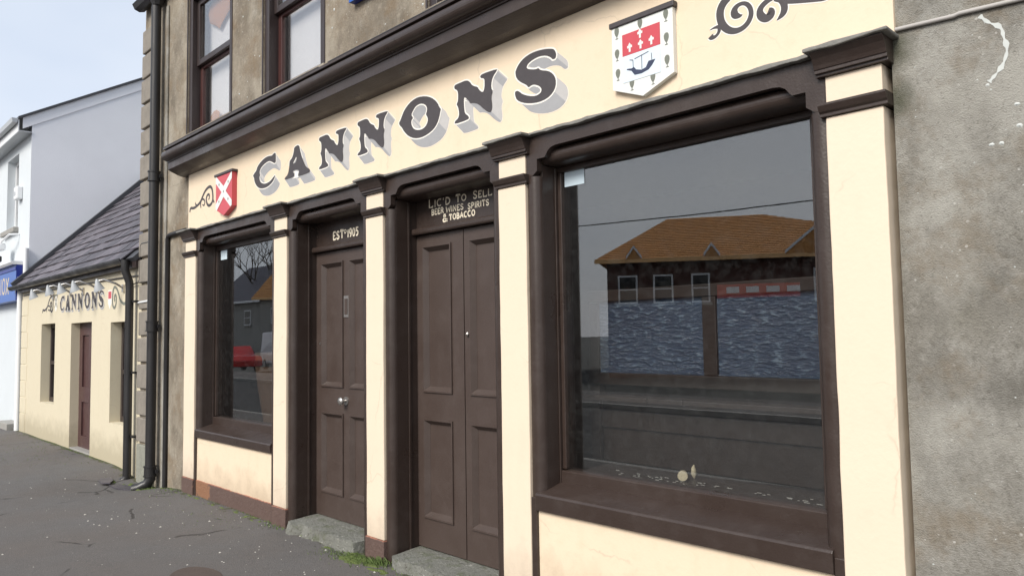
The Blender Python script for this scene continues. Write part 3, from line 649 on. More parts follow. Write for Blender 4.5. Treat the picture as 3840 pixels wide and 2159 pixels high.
LN = [(-2.53, 3.348), (-2.468, 3.35), (-2.408, 3.351), (-2.374, 3.337), (-2.341, 3.297), (-2.288, 3.276), (-2.28, 3.257), (-2.24, 3.225), (-2.223, 3.254), (-2.222, 3.309), (-2.234, 3.32), (-2.258, 3.326), (-2.266, 3.342), (-2.241, 3.352), (-2.098, 3.347), (-2.106, 3.333), (-2.138, 3.309), (-2.154, 3.28), (-2.159, 3.238), (-2.144, 3.21), (-2.16, 3.178), (-2.15, 3.116), (-2.158, 3.086), (-2.178, 3.079), (-2.222, 3.106), (-2.286, 3.162), (-2.335, 3.181), (-2.369, 3.184), (-2.377, 3.202), (-2.423, 3.242), (-2.432, 3.227), (-2.429, 3.164), (-2.421, 3.128), (-2.391, 3.108), (-2.379, 3.091), (-2.392, 3.08), (-2.53, 3.078), (-2.53, 3.098), (-2.49, 3.112), (-2.481, 3.147), (-2.493, 3.19), (-2.51, 3.211), (-2.492, 3.23), (-2.491, 3.287), (-2.504, 3.31), (-2.53, 3.322)]
LS = [(-1.6, 3.328), (-1.587, 3.3), (-1.591, 3.273), (-1.618, 3.273), (-1.631, 3.29), (-1.668, 3.312), (-1.723, 3.323), (-1.779, 3.318), (-1.822, 3.304), (-1.837, 3.285), (-1.823, 3.27), (-1.759, 3.251), (-1.735, 3.255), (-1.718, 3.235), (-1.656, 3.216), (-1.617, 3.188), (-1.594, 3.152), (-1.595, 3.107), (-1.62, 3.073), (-1.667, 3.05), (-1.736, 3.043), (-1.814, 3.054), (-1.878, 3.074), (-1.925, 3.101), (-1.939, 3.13), (-1.942, 3.158), (-1.92, 3.16), (-1.902, 3.15), (-1.877, 3.128), (-1.82, 3.102), (-1.763, 3.088), (-1.721, 3.096), (-1.71, 3.116), (-1.727, 3.14), (-1.769, 3.161), (-1.797, 3.163), (-1.822, 3.154), (-1.839, 3.176), (-1.889, 3.205), (-1.925, 3.237), (-1.936, 3.277), (-1.928, 3.296), (-1.901, 3.326), (-1.857, 3.35), (-1.792, 3.363), (-1.722, 3.361), (-1.66, 3.351), (-1.619, 3.339)]
LC = [(-5.127, 3.37), (-5.117, 3.33), (-5.12, 3.272), (-5.151, 3.272), (-5.201, 3.295), (-5.251, 3.313), (-5.327, 3.306), (-5.404, 3.283), (-5.443, 3.257), (-5.449, 3.234), (-5.436, 3.208), (-5.455, 3.187), (-5.435, 3.142), (-5.376, 3.115), (-5.312, 3.108), (-5.237, 3.116), (-5.175, 3.142), (-5.132, 3.161), (-5.138, 3.136), (-5.187, 3.097), (-5.274, 3.072), (-5.363, 3.068), (-5.454, 3.082), (-5.52, 3.119), (-5.561, 3.168), (-5.568, 3.205), (-5.595, 3.225), (-5.562, 3.247), (-5.522, 3.264), (-5.496, 3.302), (-5.431, 3.333), (-5.353, 3.355), (-5.277, 3.362), (-5.189, 3.352), (-5.177, 3.364)]
LA = [(-4.682, 3.359), (-4.659, 3.296), (-4.625, 3.229), (-4.592, 3.179), (-4.554, 3.134), (-4.495, 3.108), (-4.489, 3.09), (-4.5, 3.076), (-4.68, 3.073), (-4.697, 3.087), (-4.681, 3.106), (-4.681, 3.128), (-4.737, 3.143), (-4.788, 3.141), (-4.794, 3.128), (-4.765, 3.112), (-4.771, 3.082), (-4.944, 3.082), (-4.95, 3.1), (-4.886, 3.123), (-4.863, 3.182), (-4.858, 3.226), (-4.852, 3.242), (-4.806, 3.262), (-4.777, 3.313), (-4.772, 3.351)]
LAi = [(-4.732, 3.26), (-4.726, 3.231), (-4.743, 3.206), (-4.783, 3.202), (-4.788, 3.211), (-4.754, 3.236)]
def fit(pts, x0, x1, z0, z1, ref=None):
    r = ref or pts; a, b = min(p[0] for p in r), max(p[0] for p in r); c, d = min(p[1] for p in r), max(p[1] for p in r)
    return [(x0+(p[0]-a)/(b-a)*(x1-x0), z0+(p[1]-c)/(d-c)*(z1-z0)) for p in pts]
WORD = [('C', [LC]), ('A', [LA, LAi]), ('N', [fit(LN, -4.335, -3.895, 3.072, 3.352)]), ('N', [fit(LN, -3.735, -3.315, 3.080, 3.356)]), ('O', [LO, LOi]), ('N', [LN]), ('S', [LS])]
def area(p): return sum(p[k][0]*p[(k+1) % len(p)][1]-p[(k+1) % len(p)][0]*p[k][1] for k in range(len(p)))/2
def grow(p, d):
    n = len(p); s = 1 if area(p) > 0 else -1; o = []
    for k in range(n):
        a, b, c = Vector(p[k-1]), Vector(p[k]), Vector(p[(k+1) % n]); d1 = (b-a).normalized(); d2 = (c-b).normalized()
        nn = (Vector((d1.y, -d1.x))+Vector((d2.y, -d2.x))); nn = nn.normalized() if nn.length > .1 else Vector((d1.y, -d1.x))
        o.append(tuple(b+nn*d*s))
    return o
def letter(name, loops, y, parent, off=(.092, -.083), wl=.010):
    m_ = MB(); E_ = Vector(off).normalized()
    loops = [smooth_pts(l, 1, True) for l in loops]
    k = 0; S_ = []
    for li, lp in enumerate(loops):
        s = (1 if area(lp) > 0 else -1)*(1 if li == 0 else -1)
        n = len(lp)
        for i in range(n):
            a, b = Vector(lp[i]), Vector(lp[(i+1) % n]); d = (b-a)
            if d.length < 1e-6: continue
            nn = Vector((d.y, -d.x)).normalized()*s
            if nn.dot(E_) > 0.02: S_.append((a, b, nn))
    S_.sort(key=lambda q: (q[0]+q[1]).dot(E_))          # far edges first so nearer faces of the painted block cover them
    o = Vector(off)
    for sc, w_, mats in ((1, .007, None), (0, 0, 1)):
        for j, (a, b, nn) in enumerate(S_):
            if not mats:
                t = (b-a).normalized()*w_; a2, b2 = a-t, b+t; oo = o*(1+w_/o.length); m_.mi = 1; yy = y-.0006-.000004*j
            else:
                a2, b2, oo = a, b, o; m_.mi = 2 if (-nn.y) > .62 else 3; yy = y-.0012-.000006*j
            m_.quad((a2.x, yy, a2.y), (b2.x, yy, b2.y), (b2.x+oo.x, yy, b2.y+oo.y), (a2.x+oo.x, yy, a2.y+oo.y))
    m_.mi = 4; m_.poly([grow(loops[0], wl)]+[grow(l, -wl) for l in loops[1:]], y-.0024)
    m_.mi = 0; m_.poly(loops, y-.0030)
    return ob(name, m_, ['letter', 'halo', 'shade_dark', 'shade_light', 'letter_white'], parent)
for nm, loops in WORD: letter('letter_'+nm.lower(), loops, FY, fascia)
def flourish(strokes, y, parent, mat='letter', outline=True):
    m_ = MB()
    for k, (pts, wd) in enumerate(strokes):
        P = smooth_pts([p+(w_,) for p, w_ in zip(pts, wd)], 3)
        if outline: m_.mi = 1; m_.ribbon([p[:2] for p in P], [p[2]+.012 for p in P], y-.0006-.00005*k)
        m_.mi = 0; m_.ribbon([p[:2] for p in P], [p[2] for p in P], y-.0014-.0001*k)
    return ob('painted_scroll', m_, [mat, 'letter_white'], parent)
SC = [([(-.40, 3.30), (-.43, 3.268), (-0.462, 3.256), (-0.492, 3.234), (-0.507, 3.201), (-0.504, 3.155), (-0.483, 3.115), (-0.448, 3.087), (-0.405, 3.079), (-0.365, 3.095), (-0.343, 3.128), (-0.342, 3.16), (-0.357, 3.19), (-0.383, 3.206), (-0.413, 3.203), (-0.431, 3.184), (-0.428, 3.16), (-0.402, 3.147), (-0.387, 3.15)], [.01, .03, .04, .042, .042, .04, .038, .032, .026, .026, .026, .024, .022, .018, .022, .036, .040, .02, .004]),
      ([(-0.512, 3.135), (-0.512, 3.105), (-0.534, 3.086), (-0.556, 3.088), (-.562, 3.098)], [.02, .018, .014, .026, .03]), ([(-0.564, 3.128), (-0.541, 3.134), (-0.515, 3.131)], [.003, .01, .02]),
      ([(-.17, 3.19), (-0.233, 3.183), (-0.274, 3.169), (-0.300, 3.146), (-0.297, 3.114), (-0.269, 3.089), (-0.244, 3.100), (-0.242, 3.118), (-0.257, 3.126)], [.02, .026, .026, .030, .040, .034, .036, .038, .03]),
      ([(-0.201, 3.170), (-0.179, 3.135), (-0.178, 3.103), (-0.192, 3.084), (-0.217, 3.068)], [.03, .032, .034, .026, .003]), ([(-0.225, 3.172), (-0.17, 3.149), (-0.101, 3.130), (-0.045, 3.112), (0.018, 3.092), (.07, 3.12), (.11, 3.16), (.17, 3.17)], [.02, .038, .038, .030, .020, .02, .02, .004])]
flourish(SC, FY, fascia)
SLs = [([(-7.173, 3.074), (-7.161, 3.121), (-7.064, 3.103), (-6.97, 3.117), (-6.878, 3.147), (-6.827, 3.193), (-6.751, 3.255), (-6.637, 3.287), (-6.573, 3.259), (-6.547, 3.194), (-6.545, 3.117), (-6.594, 3.082), (-6.657, 3.075), (-6.709, 3.113), (-6.723, 3.167), (-6.686, 3.204), (-6.635, 3.196), (-6.634, 3.155), (-6.665, 3.144)], [.03]*6+[.032]*7+[.03, .028, .028, .026, .02, .01]),
       ([(-6.863, 3.082), (-6.878, 3.137), (-6.827, 3.182), (-6.748, 3.145), (-6.773, 3.091), (-6.825, 3.114)], [.02, .024, .022, .022, .02, .012]), ([(-6.97, 3.123), (-7.025, 3.146), (-7.012, 3.166)], [.02, .02, .008]), ([(-6.546, 3.127), (-6.508, 3.091)], [.03, .02])]
flourish(SLs, FY, fascia, outline=False)

# ---------------------------------------------------------------- shield plaques
def shield(x0, x1, zt, zs, zp, y0, y1, mat):
    xm = (x0+x1)/2; return MB().poly([[(x0, zt), (x0, zs), (xm, zp), (x1, zs), (x1, zt)][::-1]], y0, y1)
s1 = thing('shield_plaque', (-6.14, .02, 2.9), 'red shield plaque with a white saltire on the cream fascia before the first letter', 'plaque')
X0s, X1s, ZTs, ZSs, ZPs = -6.345, -5.955, 3.325, 2.985, 2.905
ob('plate', shield(X0s, X1s, ZTs, ZSs, ZPs, -.022, .0285, 0), 'red_plate', s1, bevel=.003)
m_ = MB(); m_.poly([[(X0s+.02, 3.323), (X0s+.0, 3.323), (X0s+.001, 3.26), (-6.20, 3.15), (X0s+.001, 3.04), (X0s+.001, 2.988), (X0s+.03, 2.974), (-6.15, 3.095), (X1s-.03, 2.974), (X1s-.001, 2.988), (X1s-.001, 3.04), (-6.10, 3.15), (X1s-.001, 3.26), (X1s-.001, 3.323), (X1s-.02, 3.323), (-6.15, 3.205)]], -.0245)
ob('saltire', m_, 'white_plate', s1)
m_ = MB()
for x, z in ((-6.15, 3.15), (-6.26, 3.235), (-6.04, 3.235), (-6.26, 3.06), (-6.04, 3.06)): m_.poly([[(x+.011*math.cos(t), z+.014*math.sin(t)) for t in [k*math.pi/4 for k in range(8)]]], -.026)
ob('saltire_spots', m_, 'tree_green', s1)
ob('top_bar', MB().box(X0s-.03, X1s+.02, -.032, .0285, 3.326, 3.352), 'letter', s1, bevel=.004)
s2 = thing('shield_plaque', (-.95, .02, 2.89), 'white shield plaque with a red field and a dark ship after the last letter', 'plaque')
ob('plate', shield(-1.150, -.757, 3.303, 2.965, 2.889, 0.0, .0285, 0), 'white_plate', s2, bevel=.003)
ob('top_bar', MB().box(-1.162, -.745, -.010, .0285, 3.304, 3.334), 'letter', s2, bevel=.004)
ob('red_field', MB().box(-1.078, -.836, -.003, -.0002, 3.130, 3.248), 'red_plate', s2)
ob('lower_field', MB().box(-1.078, -.836, -.0022, -.0002, 2.985, 3.1295), 'silver', s2)
m_ = MB()
for x, z in ((-1.029, 3.168), (-.958, 3.166), (-.889, 3.168), (-.960, 3.224)):
    m_.box(x-.006, x+.006, -.0042, -.003, z-.024, z+.016); m_.box(x-.016, x+.016, -.0043, -.0031, z-.002, z+.011)
    m_.poly([[(x-.010, z+.012), (x+.010, z+.012), (x, z+.026)]], -.0044)
ob('crosses', m_, 'white_plate', s2)
m_ = MB(); m_.poly([[(-1.051, 3.057), (-1.051, 3.051), (-1.022, 3.040), (-1.001, 3.012), (-0.956, 3.009), (-0.911, 3.018), (-0.888, 3.036), (-0.868, 3.062), (-0.91, 3.063), (-0.928, 3.034), (-0.955, 3.028), (-0.991, 3.039), (-1.005, 3.056), (-1.019, 3.052)]], -.0034, -.0022)
for a, b in (((-1.009, 3.055), (-1.010, 3.096)), ((-1.032, 3.101), (-1.008, 3.094)), ((-.953, 3.03), (-.953, 3.108)), ((-1.0, 3.098), (-.908, 3.113)), ((-.889, 3.06), (-.891, 3.100))): m_.ribbon([a, b], .0035, -.0036)
ob('ship', m_, 'navy', s2)
for x, z in [(-1.115, 3.272), (-1.116, 3.152), (-1.113, 3.043), (-1.022, 2.968), (-0.887, 2.966), (-0.797, 3.033), (-0.798, 3.15), (-0.798, 3.272), (-0.96, 3.274)]:
    m_ = MB(); m_.poly([[(x+.015*math.sin(t)*(1-.3*math.cos(t)), z-.026*math.cos(t)+.005) for t in [k*math.pi/6 for k in range(12)]]], -.0015); m_.box(x-.002, x+.002, -.0016, -.0002, z-.03, z-.02); m_.box(x-.009, x+.009, -.0017, -.0003, z-.0335, z-.030)
    ob('tree_badge', m_, 'tree_green', s2)

# ================================================================ PIPES AND CABLES ON THE PUB
dp = thing('downpipe', (-8.10, -.02, -.1), 'tall black cast iron downpipe on the corner stones of the pub', 'downpipe')
PX, PYY = -8.105, -.045
ob('pipe', MB().tube([(PX+.02, -.04, 5.9), (PX+.01, -.035, 5.78), (PX, PYY, 5.7), (PX, PYY, .10)], .056, 14), 'black_iron', dp, smooth=True)
for z in (3.62, 1.82, .12):
    m_ = MB(); m_.tube([(PX, PYY, z-.05), (PX, PYY, z+.05)], .066, 14); m_.tube([(PX, PYY, z-.062), (PX, PYY, z-.048)], .074, 14); m_.tube([(PX, PYY, z+.048), (PX, PYY, z+.062)], .074, 14); m_.box(PX-.13, PX+.1, -.01, .0125, z-.02, z+.02)
    ob('collar', m_, 'black_iron', dp, smooth=True)
ob('shoe', MB().tube([(PX, PYY, .12), (PX, PYY, .03), (PX-.01, PYY-.03, -.03), (PX-.06, PYY-.10, -.07), (PX-.10, PYY-.15, -.085)], [.062, .062, .062, .06, .064], 14), 'black_iron', dp, smooth=True)
ob('hopper', MB().tube([(PX+.02, -.04, 5.72), (PX+.02, -.04, 5.80), (PX+.02, -.04, 5.87)], [.06, .09, .10], 8), 'black_iron', dp)
cp2 = thing('cable_pipe', (-7.82, .03, 0), 'thin dark pipe beside the downpipe, bending along to the first pilaster', 'pipe')
ob('pipe', MB().tube([(-7.83, .024, -.1), (-7.83, .024, 2.84), (-7.80, .024, 2.872), (-7.74, .024, 2.88), (-7.28, .024, 2.885)], .026, 10), 'black_iron', cp2, smooth=True)
ob('conduit', MB().box(-7.985, -7.915, .028, .0495, -.1, 5.7), 'render', cp2, bevel=.01)
ob('grey_cable', MB().tube([(.285, .040, 2.873), (.5, .040, 2.862), (.52, .040, 2.866), (.9, .040, 2.845), (1.4, .040, 2.83), (1.44, .040, 2.836), (3, .040, 2.8)], .009, 8), 'cable_white', None, smooth=True, label='thin pale cable clipped along the bare grey wall right of the fascia', cat='cable')
m_ = MB(); m_.tube([(-8.79, .02, 2.13), (-8.5, .014, 2.135), (-8.2, .014, 2.14)], .014, 8)
ob('overflow_pipe', m_, 'white_upvc', None, smooth=True, label='short white pipe across the corner stones above the cottage window', cat='pipe')
m_ = MB(); m_.tube([(-8.80, .018, 2.40), (-8.76, .018, 2.42), (-8.74, .018, 2.84), (-8.70, .018, 2.87), (-8.2, .02, 2.86)], .010, 8); m_.tube([(-9.2, .02, 2.37), (-8.8, .018, 2.385), (-8.2, .02, 2.375)], .008, 8)
ob('black_cable', m_, 'black_iron', None, smooth=True, label='black cable looped over the corner stones near the cottage eaves', cat='cable')
# lime streak and lime specks on the bare wall
st = [(.585, 2.838), (.615, 2.80), (.655, 2.775), (.66, 2.73), (.672, 2.685), (.655, 2.63), (.63, 2.60), (.605, 2.575)]
ob('lime_streak', MB().ribbon(smooth_pts(st, 2), [.012+.006*math.sin(k*1.7)+.004*math.sin(k*.9) for k in range(len(smooth_pts(st, 2)))], WY-.0015), 'lime', pub)
m_ = MB()
def blob(mb, x, y, z, r, flatn=.5, seg=6):
    i = len(mb.v); mb.v.append((x, y-r*flatn, z))
    for k in range(seg): t = 2*math.pi*k/seg; q = r*random.uniform(.75, 1.2); mb.v.append((x+q*math.cos(t), y, z+q*.8*math.sin(t)))
    for k in range(seg): mb.f.append((i, i+1+k, i+1+(k+1) % seg)); mb.m.append(mb.mi)
for x, z, r in ((.60, 2.565, .008), (.69, 2.47, .012), (.695, 2.39, .012), (.60, 2.335, .011), (.635, 2.335, .010), (.61, 2.545, .005), (.9, 1.17, .009), (.86, 1.12, .008)): blob(m_, x, WY+.0005, z, r)
for _ in range(260):
    x = random.uniform(.3, 1.6); z = random.uniform(.3, 3.4); blob(m_, x, WY+.0005, z, random.uniform(.0015, .0045))
for _ in range(120):
    x = random.uniform(-7.2, -1.6); z = random.uniform(3.9, 5.5)
    if any(a-.05 < x < b+.05 for a, b in UP): continue
    blob(m_, x, WY+.0005, z, random.uniform(.004, .016))
o = ob('lime_specks', m_, 'lime', pub); o['kind'] = 'stuff'

# ================================================================ COTTAGE
cot = thing('cottage', (-12, .05, 0), 'low cream cottage with slate roof and small CANNONS lettering, between pub and white house', 'building')
CY = .055
CH = [(-13.91, -12.99, .62, 1.965), (-12.02, -10.92, -.05, 1.94), (-10.03, -9.10, .54, 1.91)]
ob('wall', wall_mesh(-15.42, -8.785, -.4, 2.72, CY, .40, CH), 'cottage', cot)
for k in range(8):
    ob('corner_stone', MB().box(-15.43, -14.94 if k % 2 else -15.0, CY-.008, .2, -.3 if k == 0 else .05+.30*k, .34+.30*k), 'cottage', cot, bevel=.006)
for k, (a, b, z0, z1) in enumerate(CH):
    if k == 1:
        d = ob('door', wall_mesh(a, b, z0, z1, .18, .22, [(-11.86, -11.52, .95, 1.75), (-11.40, -11.06, .95, 1.75), (-11.86, -11.52, .2, .72), (-11.40, -11.06, .2, .72)]), 'cottage_door', cot)
        ob('panel', MB().box(-11.9, -11.0, .205, .215, .15, 1.8), 'cottage_door', d)
        ob('threshold', MB().box(a, b, .06, .30, -.2, .02), 'concrete', d, bevel=.006)
    else:
        f_ = MB(); zm = (z0+z1)/2
        for q in ((a, a+.07, z0, z1), (b-.07, b, z0, z1), (a+.07, b-.07, z1-.07, z1), (a+.07, b-.07, z0, z0+.08), (a+.07, b-.07, zm-.03, zm+.03)): f_.box(q[0], q[1], .195, .26, q[2], q[3])
        w_ = ob('window_frame', f_, 'dark_frame', cot, bevel=.004)
        ob('pane', MB().box(a+.06, b-.06, .222, .226, z0+.07, z1-.06), 'glass', w_)
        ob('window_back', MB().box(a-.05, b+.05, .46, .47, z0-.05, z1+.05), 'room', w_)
        if k == 2: ob('sticker', MB().box(-9.93, -9.83, .218, .2215, 1.62, 1.76), 'sticker', w_)
# slate roof, 45 degrees, individual slates
roof = ob('roof', MB().hexa([(-15.45, -.02, 2.66), (-8.79, -.02, 2.66), (-8.79, 2.45, 5.13), (-15.45, 2.45, 5.13), (-15.45, -.06, 2.70), (-8.79, -.06, 2.70), (-8.79, 2.41, 5.17), (-15.45, 2.41, 5.17)]), 'slate_dark', cot)
sm = bpy.data.meshes.new('slate'); hw, hl, th = .187, .175, .008
sm.from_pydata([(x, y, z) for z in (-th, th) for y in (-hl, hl) for x in (-hw, hw)], [], [(0,2,3,1), (4,5,7,6), (0,1,5,4), (2,6,7,3), (0,4,6,2), (1,3,7,5)]); sm.materials.append(MAT['slate'])
course = .245; nsl = 0
for r in range(13):
    dlen = r*course+.10
    for c_ in range(18):
        x = -15.33+.38*c_+(.19 if r % 2 else 0)
        if x > -8.90: continue
        s = bpy.data.objects.new('slate', sm); COL.objects.link(s); s.parent = roof
        cy, cz = -.065+dlen*.7071, 2.70+dlen*.7071
        p = Vector((x+random.uniform(-.008, .008), cy-.012, cz+.014+random.uniform(0, .006)))
        s.location = p-WLOC[roof.name]; s.rotation_euler = (math.radians(45-4.0+random.uniform(-1.6, 1.6)), random.uniform(-.02, .02), random.uniform(-.03, .03)); nsl += 1
vg = MB(); vg.hexa([(-15.50, -.10, 2.72), (-15.34, -.10, 2.72), (-15.34, 2.41, 5.23), (-15.50, 2.41, 5.23), (-15.50, -.14, 2.77), (-15.34, -.14, 2.77), (-15.34, 2.37, 5.29), (-15.50, 2.37, 5.29)])
ob('verge', vg, 'slate_dark', roof)
gp = [(-.16+.07+.07*math.cos(math.radians(t)), 2.70+.07*math.sin(math.radians(t))) for t in range(180, 361, 20)]
gp2 = [(-.16+.07+.06*math.cos(math.radians(t)), 2.70+.06*math.sin(math.radians(t))) for t in range(360, 179, -20)]
gut = ob('gutter', MB().prof(gp+gp2, -15.62, -9.0), 'black_iron', cot)
ob('fascia_board', MB().box(-15.42, -8.80, -.018, .054, 2.58, 2.71), 'dark_frame', cot)
ob('wall_cable', MB().tube([(-15.3, .045, 2.53), (-12, .04, 2.53), (-9.3, .04, 2.49), (-8.82, .04, 2.48)], .010, 6), 'black_iron', cot)
cd_ = thing('cottage_downpipe', (-8.96, -.03, -.1), 'black downpipe at the right end of the cottage front', 'downpipe')
ob('pipe', MB().tube([(-8.98, -.09, 2.68), (-8.98, -.09, 2.55), (-8.97, -.04, 2.40), (-8.97, -.035, 2.3), (-8.965, -.035, -.06)], .050, 12), 'black_iron', cd_, smooth=True)
for z in (2.15, 1.25, .45): ob('bracket', MB().box(-8.97, -8.83, -.02, .054, z-.012, z+.012), 'black_iron', cd_)
ob('shoe', MB().tube([(-8.965, -.035, -.05), (-8.97, -.05, -.09), (-8.99, -.09, -.115)], .056, 12), 'black_iron', cd_, smooth=True)
# cottage lettering
spans = [('c', [LC]), ('a', [LA, LAi]), ('n', [LN]), ('n', [LN]), ('o', [LO, LOi]), ('n', [LN]), ('s', [LS])]
cw = [.27, .29, .29, .29, .31, .29, .24]; x = -12.71
for (nm, lps), wd in zip(spans, cw):
    zlo = 2.152-(x+12.7)*.012; q = [fit(lps[0], x, x+wd, zlo, zlo+.252)]+[fit(l, x, x+wd, zlo, zlo+.252, lps[0]) for l in lps[1:]]
    letter('letter_'+nm, q, CY-.0015, cot, (.03, -.03), .006); x += wd+.062
flourish([(fit(SLs[0][0], -13.86, -13.15, 2.16, 2.43), [.035]*19), (fit(SLs[1][0], -13.6, -13.3, 2.17, 2.28), [.025]*6)], CY-.001, cot, outline=False)
flourish([([(-x_-19.25, z) for x_, z in fit(SLs[0][0], -9.90, -9.28, 2.10, 2.40)], [.04]*19)], CY-.001, cot, 'tree_green', outline=False)
m_ = MB(); m_.poly([[(-13.05, 2.42), (-13.05, 2.22), (-12.97, 2.15), (-12.88, 2.22), (-12.88, 2.42)][::-1]], CY-.002); ob('painted_shield', m_, 'letter_white', cot)
m_ = MB(); m_.ribbon([(-13.04, 2.41), (-12.89, 2.22)], .03, CY-.003); m_.ribbon([(-12.89, 2.41), (-13.04, 2.22)], .03, CY-.0033); m_.box(-13.07, -12.87, CY-.012, CY, 2.421, 2.44); ob('shield_cross', m_, 'tree_green', cot)
m_ = MB(); m_.poly([[(-10.17, 2.36), (-10.17, 2.18), (-10.085, 2.09), (-10.0, 2.18), (-10.0, 2.36)][::-1]], CY-.002); ob('painted_shield', m_, 'letter_white', cot)
ob('shield_field', MB().box(-10.15, -10.02, CY-.004, CY-.0025, 2.24, 2.34), 'red_plate', cot)
# swan-neck sign lamps
def sign_lamp(x, z, k, label):
    t = thing('sign_lamp', (x, -.2, z), label, 'lamp', 'lamps over the cottage lettering')
    ob('arm', MB().tube([(x+.10, .05, z-.03), (x+.10, -.05, z+.03), (x+.05, -.18, z+.08), (x, -.24, z+.06)], .014, 8), 'steel', t, smooth=True)
    ob('shade', MB().tube([(x, -.25, z+.09), (x, -.245, z+.05), (x, -.24, z+.03), (x, -.22, z-.05), (x, -.215, z-.06)], [.015, .03, .035, .07, .072], 12), 'grey_upvc', t, smooth=True)
    ob('mount', MB().box(x+.07, x+.13, .03, .054, z-.08, z+.02), 'steel', t)
for k, (x, z, lb) in enumerate(((-13.2, 2.44, 'sign lamp over the painted scroll left of the cottage lettering'), (-12.15, 2.45, 'sign lamp over the first letter of the cottage lettering'), (-11.45, 2.44, 'sign lamp over the first pair of n of the cottage lettering'), (-10.72, 2.43, 'sign lamp over the o of the cottage lettering'), (-9.58, 2.38, 'sign lamp over the painted red and white shield of the cottage'))):
    sign_lamp(x+.0, z, k, lb)

# ================================================================ WHITE HOUSE
wh = thing('white_house', (-18, .15, 0), 'tall white house with lilac grey gable and blue shopfront beyond the cottage', 'building')
HX, HY = -15.5, .155
ob('front_wall', wall_mesh(-26, HX-.0, -.4, 5.72, HY, .5, [(-17.62, -16.55, 3.98, 5.50), (-20.6, -19.5, 3.98, 5.50)]), 'white_wall', wh)
gm = MB(); gy = [(HY+.001, -.4), (HY+.001, 5.90), (4.15, 8.17), (8.1, 5.9), (8.1, -.4)]
gm.quad(*[(HX+.002, y, z) for y, z in gy]); gm.quad(*[(HX-.3, y, z) for y, z in reversed(gy)]); ob('gable_wall', gm, 'gable_wall', wh)
slope = .568
bb = MB(); bb.hexa([(HX+.003, .0, 5.76), (HX+.02, .0, 5.76), (HX+.02, 4.15, 8.12), (HX+.003, 4.15, 8.12), (HX+.003, .0, 5.975), (HX+.02, .0, 5.975), (HX+.02, 4.15, 8.335), (HX+.003, 4.15, 8.335)])
ob('bargeboard', bb, 'gable_wall', wh)
rr = MB(); rr.hexa([(-26, -.08, 5.93), (HX+.06, -.08, 5.93), (HX+.06, 4.15, 8.34), (-26, 4.15, 8.34), (-26, -.08, 5.98), (HX+.06, -.08, 5.98), (HX+.06, 4.15, 8.39), (-26, 4.15, 8.39)])
rr.hexa([(-26, 4.15, 8.34), (HX+.06, 4.15, 8.34), (HX+.06, 8.4, 5.93), (-26, 8.4, 5.93), (-26, 4.15, 8.39), (HX+.06, 4.15, 8.39), (HX+.06, 8.4, 5.98), (-26, 8.4, 5.98)])
ob('roof', rr, 'slate_dark', wh)
ob('soffit', MB().box(-26, HX+.03, -.06, HY-.001, 5.70, 5.72), 'grey_upvc', wh); ob('eaves_board', MB().box(-26, HX+.03, -.08, -.062, 5.69, 5.92), 'white_upvc', wh)
ob('gutter', MB().prof([(-.19, 5.94), (-.175, 5.86), (-.10, 5.85), (-.082, 5.94)], -26, HX+.04), 'grey_upvc', wh)
for a, b in ((-17.62, -16.55), (-20.6, -19.5)):
    f_ = MB()
    for q in ((a, a+.08, 3.98, 5.5), (b-.08, b, 3.98, 5.5), (a+.08, b-.08, 5.42, 5.5), (a+.08, b-.08, 3.98, 4.06), (a+.08, b-.08, 4.72, 4.78)): f_.box(q[0], q[1], .30, .36, q[2], q[3])
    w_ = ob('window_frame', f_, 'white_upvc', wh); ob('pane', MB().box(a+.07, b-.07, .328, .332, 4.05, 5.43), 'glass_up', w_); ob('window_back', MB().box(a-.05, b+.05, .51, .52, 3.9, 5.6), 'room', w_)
    ob('sill', MB().box(a-.10, b+.10, .06, .36, 3.88, 3.978), 'concrete', w_, bevel=.01)
sf = ob('shop_sign', MB().box(-24, HX-.05, -.035, HY-.001, 2.46, 3.14), 'blue', wh, label='blue shop sign board with gold letters')
ob('sign_end', MB().box(HX-.0495, HX-.044, -.037, HY-.002, 2.455, 3.142), 'blue_dark', sf)
ob('sign_cornice', MB().prof([(-.10, 3.1402), (-.13, 3.18), (-.13, 3.2), (HY-.002, 3.22), (HY-.002, 3.1402)], -24, HX-.04), 'white_upvc', sf)
ob('lettering', text_mb(MB(), 'IOX', -16.95, -16.2, 2.62, .30, -.0355, .05), 'gold', sf)
ob('shop_band', MB().box(-24, HX-.045, -.05, -.0365, 3.04, 3.10), 'blue_dark', sf)
al = thing('alarm_box', (-16.5, .1, 4.5), 'white alarm box on the white house beside the upper window', 'alarm box'); ob('case', MB().box(-16.42, -16.14, .05, .154, 4.50, 4.76), 'white_upvc', al, bevel=.02); ob('badge', MB().box(-16.36, -16.26, .045, .0495, 4.58, 4.66), 'grey_upvc', al)
sc = thing('security_camera', (-17.0, .0, 3.5), 'white security camera with dark lens above the blue shop sign', 'camera')
ob('bracket', MB().tube([(-16.35, .15, 3.82), (-16.35, -.02, 3.80), (-16.8, -.1, 3.66)], .02, 8), 'white_upvc', sc); ob('body', MB().box(-17.1, -16.72, -.2, .0, 3.52, 3.66), 'white_upvc', sc, bevel=.03); ob('lens', MB().tube([(-16.86, -.2, 3.57), (-16.86, -.24, 3.57)], .05, 12), 'rubber', sc)
ob('floodlight', MB().box(-17.0, -16.75, -.2, -.06, 3.28, 3.40), 'rubber', None, bevel=.02, label='dark floodlight on top of the blue shop sign', cat='floodlight')
wp = thing('white_downpipe', (-15.55, .03, 0), 'white plastic downpipe on the corner of the white house', 'downpipe')
ob('pipe', MB().tube([(-15.535, .04, 2.9), (-15.535, .04, .0)], .055, 12), 'white_upvc', wp, smooth=True); ob('upper_pipe', MB().tube([(-15.46, .10, 3.45), (-15.46, .10, 2.9)], .045, 12), 'white_upvc', wp, smooth=True)
